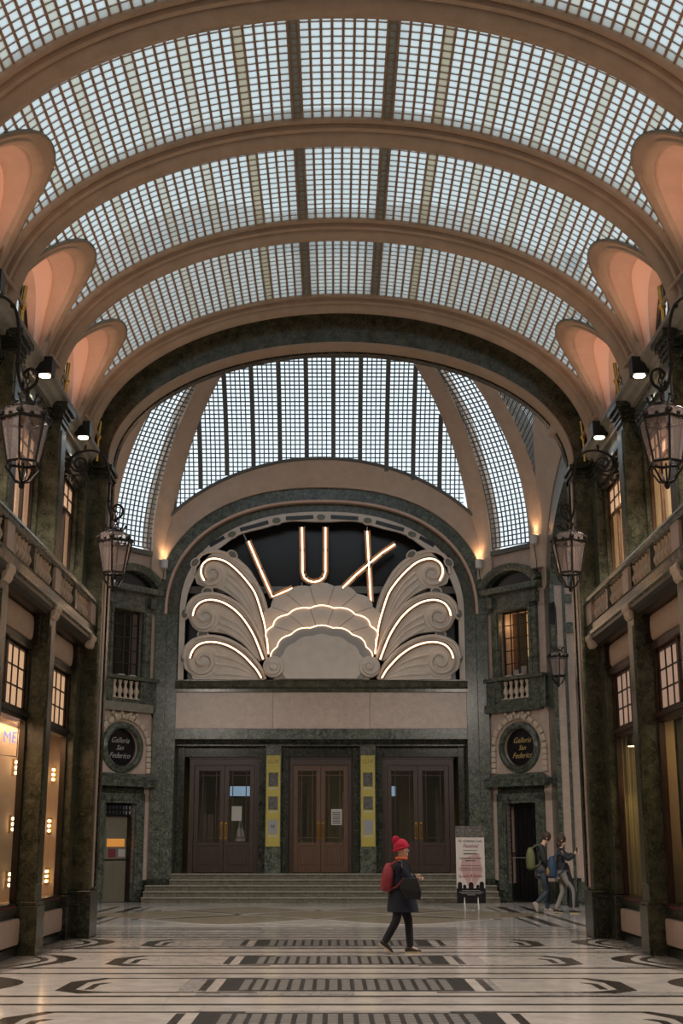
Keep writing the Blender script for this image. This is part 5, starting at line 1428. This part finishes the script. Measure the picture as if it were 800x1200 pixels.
MB().lathe([(0.05,0.22),(0.07,0.18),(0.085,-0.05),(0.08,-0.08)],n=14).build('lamp_housing','lamp_black',T,local=True,smooth=True)
MB().lathe([(0.06,-0.09),(0.065,-0.075)],n=14).build('lamp_lens','bulb_shop',T,local=True)
light('shop_spot_beam','SPOT',(5.09,22.7,3.18),38,(1,0.72,0.36),0.04,target=(5.15,23.3,0.6),spot=70)

# ================================================================ poster stand by the steps
T = thing('poster_stand', (3.40, 34.0, 0), 'white portrait poster board on two bent legs right of the steps', 'poster stand')
g = MB()
for x in (-0.17, 0.17): g.tube([(x,-0.16,0.012),(x,-0.02,0.14),(x,0.0,0.3),(x,0.02,0.9)], 0.016, 6); g.tube([(x,-0.16,0.012),(x,0.20,0.012)],0.014,6)
g.build('stand_legs', 'white_plastic', T, local=True)
MB().box(-0.36,0.36,-0.01,0.03,0.14,2.02).build('board', 'poster_white', T, local=True)
MB().box(-0.36,0.36,-0.016,-0.008,1.74,2.02).build('header_picture', 'print_dark', T, local=True)
MB().box(-0.36,0.36,-0.016,-0.008,0.14,0.50).build('footer_panel', 'plaque_black', T, local=True)
MB().prism([(-0.25,0.95),(-0.05,0.52),(0.0,0.52),(0.02,1.3),(-0.22,1.2)],'xz',-0.0125,-0.0095).build('pink_beam','poster_pink',T,local=True)
MB().prism([(0.30,0.9),(0.08,0.52),(0.02,0.52),(0.03,1.3),(0.22,1.35)],'xz',-0.0125,-0.0095).build('pink_beam','poster_pink',T,local=True)
def ptext(b, size, z, m='print_dark', x=0, sh=0): text('poster_line', b, size, m, T, (x,-0.018,z), (PI/2,0,0), shear=sh, extrude=0.002)
ptext('Al cinema Lux', 0.105, 1.655); ptext('Festival', 0.13, 1.53, 'poster_red', 0, 0.4)
for k,(w_,z,h) in enumerate(((0.38,1.42,0.012),(0.34,1.34,0.03),(0.55,1.23,0.022),(0.26,1.17,0.022),(0.5,1.05,0.012),(0.6,0.99,0.012),(0.58,0.94,0.012))):
    MB().box(-w_/2,w_/2,-0.017,-0.012,z-h/2,z+h/2).build('print_line','print_dark',T,local=True)
ptext('a soli 4 Euro', 0.115, 0.80, 'poster_red')
sil = MB()
for x, h, r in ((-0.28,0.10,0.055),(-0.16,0.05,0.04),(0.0,0.09,0.06),(0.17,0.05,0.04),(0.27,0.11,0.055)):
    sil.prism([(x+r*math.cos(PI*k/10), 0.50+h+r*math.sin(PI*k/10)) for k in range(11)]+[(x-r,0.49),(x+r,0.49)], 'xz', -0.018, -0.009)
sil.build('audience_silhouettes', 'plaque_black', T, local=True)
for k, w_ in enumerate((0.46,0.6,0.5,0.2)): MB().box(-w_/2,w_/2,-0.020,-0.015,0.44-0.035*k,0.45-0.035*k).build('print_line','paper_grey',T,local=True)

# ================================================================ people
def skin(name, V, E, m, parent, sub=2):
    """V: {key:(pos, radius)}, E: pairs; one continuous skinned surface"""
    keys = list(V); me = bpy.data.meshes.new(name)
    me.from_pydata([V[k][0] for k in keys], [(keys.index(a), keys.index(b)) for a, b in E], [])
    o = bpy.data.objects.new(name, me); COL.objects.link(o)
    bm = bmesh.new(); bm.from_mesh(me); lay = bm.verts.layers.skin.verify()
    for v, k in zip(bm.verts, keys):
        r = V[k][1]; v[lay].radius = r if isinstance(r, tuple) else (r, r)
        v[lay].use_root = (k == keys[0])
    bm.to_mesh(me); bm.free()
    me.materials.append(MAT[m])
    s = o.modifiers.new('skin','SKIN'); s.use_smooth_shade = True; s.branch_smoothing = 0.4
    u = o.modifiers.new('sub','SUBSURF'); u.levels = u.render_levels = sub
    dg = bpy.context.evaluated_depsgraph_get(); dg.update()
    me2 = bpy.data.meshes.new_from_object(o.evaluated_get(dg)); bpy.data.objects.remove(o)
    me2.name = name
    r = bpy.data.objects.new(name, me2); COL.objects.link(r); r.parent = parent
    return r
def lerp(a, b, t): return tuple(a[i]+(b[i]-a[i])*t for i in range(3))
def loft(rings, m, name, parent, n=20):
    R = [[(cx+rx*math.cos(2*PI*k/n), cy+ry*math.sin(2*PI*k/n), z) for k in range(n)] for cx, cy, z, rx, ry in rings]
    return MB().rings(R, closed=True).build(name, m, parent, local=True, smooth=True)
def person(name_label, loc, J, trousers, top, shoe, hair=None, rz=0, tr=0.085, sole='sole_tan', hunch=0):
    P = thing('person', loc, name_label, 'person', rz=rz)
    pel = tuple((J['hipL'][i]+J['hipR'][i])/2 for i in range(3)); pel = (pel[0], pel[1], pel[2]+0.05)
    V = {'pel':(pel,0.09),'chest':(J['chest'],(0.10,0.09)),'neck':(J['neck'],0.055),'headb':(lerp(J['neck'],J['head'],0.55),0.062),'head':(J['head'],0.092),'crown':(tuple(Vector(J['head'])+(Vector(J['head'])-Vector(J['neck'])).normalized()*0.07),0.07)}
    E = [('pel','chest'),('chest','neck'),('neck','headb'),('headb','head'),('head','crown')]
    for s in 'LR':
        V['hip'+s] = (J['hip'+s],0.085); V['knee'+s] = (J['knee'+s],0.052); V['ank'+s] = (J['ank'+s],0.036); V['toe'+s] = (J['toe'+s],0.03)
        V['sh'+s] = (J['sh'+s],0.032); V['el'+s] = (J['el'+s],0.030); V['wr'+s] = (J['wr'+s],0.027)
        d = (Vector(J['wr'+s])-Vector(J['el'+s])).normalized(); w0 = Vector(J['wr'+s]); pm = w0+d*0.07
        V['pm'+s] = (tuple(pm),(0.036,0.018))
        E += [('pel','hip'+s),('hip'+s,'knee'+s),('knee'+s,'ank'+s),('ank'+s,'toe'+s),('chest','sh'+s),('sh'+s,'el'+s),('el'+s,'wr'+s),('wr'+s,'pm'+s)]
        u = d.orthogonal().normalized(); dn = Vector((0,0,-1))
        for q in range(4):
            off = u*(q-1.5)*0.017; L = (0.065,0.078,0.072,0.055)[q]
            a = pm+d*0.02+off; b = a+d*L*0.5+dn*0.008; c = b+d*L*0.4+dn*0.022
            V['f%d%s'%(q,s)] = (tuple(a),0.009); V['g%d%s'%(q,s)] = (tuple(b),0.008); V['h%d%s'%(q,s)] = (tuple(c),0.007)
            E += [('pm'+s,'f%d%s'%(q,s)),('f%d%s'%(q,s),'g%d%s'%(q,s)),('g%d%s'%(q,s),'h%d%s'%(q,s))]
        a = w0+d*0.03+u*0.035; b = a+d*0.035+u*0.018
        V['ta'+s] = (tuple(a),0.010); V['tb'+s] = (tuple(b),0.008); E += [('wr'+s,'ta'+s),('ta'+s,'tb'+s)]
    skin('body', V, E, 'skin', P)
    # face
    h = Vector(J['head']); f = Vector(J['face']).normalized(); up = (h-Vector(J['neck'])).normalized(); up = (up-f*up.dot(f)).normalized(); si = f.cross(up)
    m = MB().ball(tuple(h+f*0.088-up*0.012), 0.014, 8, (1.1,0.8,1.3)); m.ball(tuple(h+si*0.088-up*0.01), 0.028, 8, (0.7,0.6,1.1)); m.ball(tuple(h-si*0.088-up*0.01), 0.028, 8, (0.7,0.6,1.1))
    m.ball(tuple(h+f*0.045-up*0.07), 0.042, 8); m.build('face_features', 'skin', P, local=True, smooth=True)
    m = MB().ball(tuple(h+f*0.084+si*0.032+up*0.012), 0.011, 6).ball(tuple(h+f*0.084-si*0.032+up*0.012), 0.011, 6); m.build('eyes', 'print_dark', P, local=True)
    MB().obox(tuple(h+f*0.094-up*0.05), f*0.006, si*0.022, up*0.005).build('mouth', 'poster_red', P, local=True)
    if hair:
        R = MB(); n = 14
        for i in range(9):
            for j in range(n):
                pass
        mb = MB().ball((0,0,0), 0.112, 14, (1.02,0.98,1.08)); c = h-f*0.022+up*0.028
        vv = [(c.x+x, c.y+y, c.z+z) for x, y, z in mb.v]; q = MB(); q.v = vv; q.f = [fc for fc in mb.f if not all((Vector(vv[i])-h).dot(f) > 0.062 and (Vector(vv[i])-h).dot(up) < 0.05 for i in fc)]
        if hair == 'long': q.ball(tuple(h-f*0.06-up*0.08), 0.085, 10, (1,1.05,1.4))
        q.build('hair', 'hair_brown', P, local=True, smooth=True)
    # trousers: one skinned garment
    V = {'pel':(pel,(0.15,0.115))}; E = []
    for s in 'LR':
        V['hip'+s] = (J['hip'+s],tr+0.012); V['mid'+s] = (lerp(J['hip'+s],J['knee'+s],0.5),tr); V['knee'+s] = (J['knee'+s],tr*0.80); V['calf'+s] = (lerp(J['knee'+s],J['ank'+s],0.5),tr*0.74); V['ank'+s] = (lerp(J['knee'+s],J['ank'+s],1.08),tr*0.66)
        E += [('pel','hip'+s),('hip'+s,'mid'+s),('mid'+s,'knee'+s),('knee'+s,'calf'+s),('calf'+s,'ank'+s)]
    skin('trousers', V, E, trousers, P)
    # top: torso and sleeves in one
    waist = lerp(pel, J['chest'], 0.45)
    V = {'pel':(pel,(0.155,0.13)),'waist':(waist,(0.15,0.12)),'chest':(J['chest'],(0.19,0.135)),'coll':(lerp(J['chest'],J['neck'],0.7),0.115),'neck':(lerp(J['chest'],J['neck'],0.97),0.075)}; E = [('pel','waist'),('waist','chest'),('chest','coll'),('coll','neck')]
    for s in 'LR':
        V['sh'+s] = (J['sh'+s],0.085); V['up'+s] = (lerp(J['sh'+s],J['el'+s],0.5),0.08); V['el'+s] = (J['el'+s],0.075); V['wr'+s] = (lerp(J['el'+s],J['wr'+s],0.98),0.052); E += [('chest','sh'+s),('sh'+s,'up'+s),('up'+s,'el'+s),('el'+s,'wr'+s)]
    skin('jacket', V, E, top, P)
    for s in 'LR':
        a = Vector(J['ank'+s]); t = Vector(J['toe'+s]); d = (t-a); d2 = Vector((d.x,d.y,d.z)); fl_ = d2.normalized(); heel = Vector(J['heel'+s]); dirn = (t-heel).normalized(); upf = Vector((0,1,0)).cross(dirn)*-1
        if upf.z < 0: upf = -upf
        L = (t-heel).length
        q = MB()
        R = []
        for u_, w_, hh in ((0.0,0.030,0.06),(0.12,0.042,0.095),(0.35,0.042,0.10),(0.55,0.046,0.07),(0.8,0.048,0.052),(0.95,0.038,0.042),(1.02,0.02,0.03)):
            c = heel+dirn*L*u_; R.append([tuple(c+Vector((0,1,0))*w_*math.cos(2*PI*k/10)+upf*(hh*0.5+hh*0.5*math.sin(2*PI*k/10))) for k in range(10)])
        q.rings(R, closed=True); S = q.build('shoe', shoe, P, local=True, smooth=True)
        q = MB(); R = []
        for u_, w_ in ((-0.02,0.03),(0.12,0.045),(0.5,0.046),(0.8,0.052),(1.0,0.036)):
            c = heel+dirn*L*u_; R.append([tuple(c+Vector((0,1,0))*w_*a_+upf*b_) for a_, b_ in ((-1,-0.012),(1,-0.012),(1,0.014),(-1,0.014))])
        q.rings(R, closed=True).build('sole', sole, S, local=True)
    return P
# woman crossing towards the right
J = dict(head=(0.035,0,1.50), neck=(0.0,0,1.36), chest=(-0.02,0,1.20), face=(0.95,0.15,-0.05),
 shL=(0.0,0.17,1.30), shR=(0.02,-0.17,1.30), elL=(0.08,0.21,1.06), elR=(0.10,-0.22,1.06), wrL=(0.22,0.10,1.08), wrR=(0.20,-0.10,1.10),
 hipL=(0.01,0.085,0.86), hipR=(0.0,-0.085,0.86), kneeL=(0.11,0.09,0.45), ankL=(0.13,0.09,0.09), heelL=(0.05,0.09,0.012), toeL=(0.29,0.09,0.012),
 kneeR=(-0.09,-0.09,0.46), ankR=(-0.26,-0.09,0.17), heelR=(-0.34,-0.09,0.15), toeR=(-0.155,-0.09,0.015))
Wm = person('woman in red bobble hat and dark blue coat walking right across the arcade', (0.99,20.45,0), J, 'trousers_black', 'coat_navy', 'shoe_dark')
R = loft([(-0.01,0,1.10,0.17,0.15),(0.0,0,0.95,0.18,0.16),(0.01,0,0.8,0.21,0.18),(0.02,0,0.66,0.235,0.195),(0.025,0,0.60,0.24,0.20)], 'coat_navy', 'coat_skirt', Wm)
mb = MB(); mb.ball((0.005,0,1.555),0.118,18,(1,0.95,0.95)); q = MB(); q.v = mb.v; q.f = [f for f in mb.f if min(mb.v[i][2]-0.25*mb.v[i][0] for i in f) > 1.50]
q.tube([(0.008+0.108*math.cos(2*PI*k/20),0.104*math.sin(2*PI*k/20),1.525+0.035*math.cos(2*PI*k/20)) for k in range(20)],0.022,6,closed=True)
H = q.build('bobble_hat','wool_red',Wm,local=True,smooth=True)
b_ = MB()
for k in range(60):
    v = Vector((random.gauss(0,1),random.gauss(0,1),random.gauss(0,1))).normalized()*0.045; b_.ball(tuple(Vector((-0.075,0,1.645))+v),0.022,6)
b_.ball((-0.075,0,1.645),0.052,10); b_.build('bobble','wool_red',H,local=True,smooth=True)
q = MB().tube([(0.01+0.075*math.cos(2*PI*k/14),0.075*math.sin(2*PI*k/14),1.375+0.0*math.cos(2*PI*k/14)) for k in range(14)],0.024,8,closed=True); q.build('scarf','scarf_orange',Wm,local=True,smooth=True)
def backpack(name,label,loc,m,sx,sy,sz,strapm=None,pocket=None):
    T = thing(name, loc, label, 'bag')
    R=[]
    for u_,a in ((-0.5,0.55),(-0.42,0.9),(-0.2,1.0),(0.1,0.95),(0.32,0.75),(0.45,0.5),(0.5,0.25)):
        R.append([(sx*a*(abs(math.cos(2*PI*k/16))**0.7)*math.copysign(1,math.cos(2*PI*k/16)), sy*a*(abs(math.sin(2*PI*k/16))**0.7)*math.copysign(1,math.sin(2*PI*k/16)), sz*u_) for k in range(16)])
    MB().rings(R,closed=True).build('bag_body',m,T,local=True,smooth=True)
    for s_ in (-1,1): MB().tube(catmull([(sx*0.3,s_*sy*0.6,sz*0.45),(sx*1.6,s_*sy*0.8,sz*0.62),(sx*2.6,s_*sy*1.0,sz*0.3),(sx*1.8,s_*sy*1.0,-sz*0.2),(sx*0.6,s_*sy*0.7,-sz*0.4)],5),0.013,6).build('strap',strapm or m,T,local=True)
    if pocket: MB().rings([[(-sx*(0.75+0.4*a)*1.0+0.0*k, sy*0.7*math.cos(2*PI*k/12)*(1-0.3*(a>0.5)), -sz*0.2+sz*0.22*math.sin(2*PI*k/12)*(1-0.3*(a>0.5))) for k in range(12)] for a in (0,0.5,1)],closed=True).build('pocket',pocket,T,local=True,smooth=True)
    return T
T = backpack('backpack','dark red drawstring backpack on the back of the walking woman',(0.785,20.42,1.10),'backpack_red',0.095,0.15,0.42,'backpack_red'); T.rotation_euler=(0,0.12,0)
T = thing('shoulder_bag',(1.12,20.20,0.98),'black bag hanging at the side of the walking woman','bag')
MB().rings([[(x*1.0+dx,y*0.5,z) for x,y in ((-0.16,-0.05),(0.13,-0.05),(0.13,0.06),(-0.16,0.06))] for dx,z in ((0,0.13),)]+[[(-0.20,-0.05,-0.02),(0.20,-0.06,-0.10),(0.20,0.05,-0.10),(-0.20,0.05,-0.02)],[(-0.10,-0.04,-0.20),(0.18,-0.05,-0.22),(0.18,0.04,-0.22),(-0.10,0.04,-0.20)]],closed=True).build('bag_body','bag_black',T,local=True,bevel=0.02)
MB().tube(catmull([(-0.10,0,0.12),(-0.12,0.0,0.30),(-0.14,0.06,0.42),(-0.05,0.03,0.36),(0.10,0,0.13)],5),0.012,6).build('strap','bag_black',T,local=True); T.scale = (0.8,0.8,0.9)
# man with olive rucksack
J = dict(head=(0.10,0,1.72), neck=(0.0,0,1.55), chest=(-0.08,0,1.36), face=(0.9,-0.1,-0.45),
 shL=(-0.07,0.19,1.47), shR=(-0.07,-0.19,1.47), elL=(-0.02,0.22,1.18), elR=(0.0,-0.23,1.18), wrL=(0.18,0.12,1.08), wrR=(0.14,-0.15,1.02),
 hipL=(-0.05,0.09,0.90), hipR=(-0.05,-0.09,0.90), kneeR=(0.08,-0.09,0.50), ankR=(-0.20,-0.09,0.24), heelR=(-0.30,-0.09,0.23), toeR=(-0.20,-0.09,0.015),
 kneeL=(0.12,0.09,0.48), ankL=(0.06,0.09,0.09), heelL=(-0.02,0.09,0.012), toeL=(0.24,0.09,0.012))
Mn = person('man in dark jacket with head bowed, walking towards the right arm', (4.98,32.3,0), J, 'jeans_blue', 'jacket_dark', 'sneaker', hair='short', tr=0.08, sole='sneaker')
loft([(-0.07,0,1.10,0.16,0.14),(-0.06,0,0.95,0.17,0.15),(-0.05,0,0.84,0.17,0.15)],'shirt_grey','shirt_tail',Mn)
MB().tube([(-0.08+0.09*math.cos(2*PI*k/14)-0.03,0.11*math.sin(2*PI*k/14),1.53) for k in range(14)],0.045,8,closed=True).build('hood','jacket_dark',Mn,local=True,smooth=True)
backpack('rucksack','olive green rucksack on the back of the man',(4.67,32.28,1.24),'backpack_olive',0.11,0.16,0.52)
# companion in light trousers
J = dict(head=(0.02,0,1.66), neck=(-0.02,0,1.50), chest=(-0.04,0,1.32), face=(0.9,-0.3,-0.05),
 shL=(-0.03,0.17,1.43), shR=(-0.03,-0.17,1.43), elL=(0.16,0.20,1.30), elR=(0.10,-0.22,1.22), wrL=(0.30,0.12,1.34), wrR=(0.28,-0.17,1.36),
 hipL=(-0.02,0.09,0.90), hipR=(-0.02,-0.09,0.90), kneeL=(0.0,0.09,0.48), ankL=(-0.17,0.09,0.10), heelL=(-0.24,0.09,0.03), toeL=(-0.02,0.09,0.012),
 kneeR=(0.21,-0.09,0.52), ankR=(0.19,-0.09,0.09), heelR=(0.12,-0.09,0.012), toeR=(0.36,-0.09,0.012))
Gr = person('person in black coat and light grey trousers beside the man, arm raised', (5.36,31.9,0), J, 'jeans_grey', 'jacket_dark', 'shoe_dark', hair='long', tr=0.08)
MB().rings([[(0.10,-0.16,z),(0.14+dx,-0.10,z),(0.16+dx,0.10,z),(0.12,0.16,z),(0.08+dx*0.6,0.10,z),(0.06+dx*0.6,-0.1,z)] for z,dx in ((1.1,0.0),(0.9,0.04),(0.5,0.14),(0.14,0.20))],closed=True).build('open_coat_panel','jacket_dark',Gr,local=True,smooth=True)
loft([(-0.03,0,1.15,0.155,0.14),(-0.02,0,1.0,0.165,0.15),(-0.01,0,0.90,0.17,0.15)],'jacket_dark','coat_skirt',Gr)
backpack('daypack','blue daypack with yellow pocket between the man and the person in black',(5.10,31.82,1.05),'bag_blue',0.11,0.15,0.50,None,'bag_yellow')
tag(MB().box(5.68,5.70,31.70,31.78,1.36,1.50).build('mobile_phone','lamp_black'),'dark mobile phone held up by the person in black','phone')
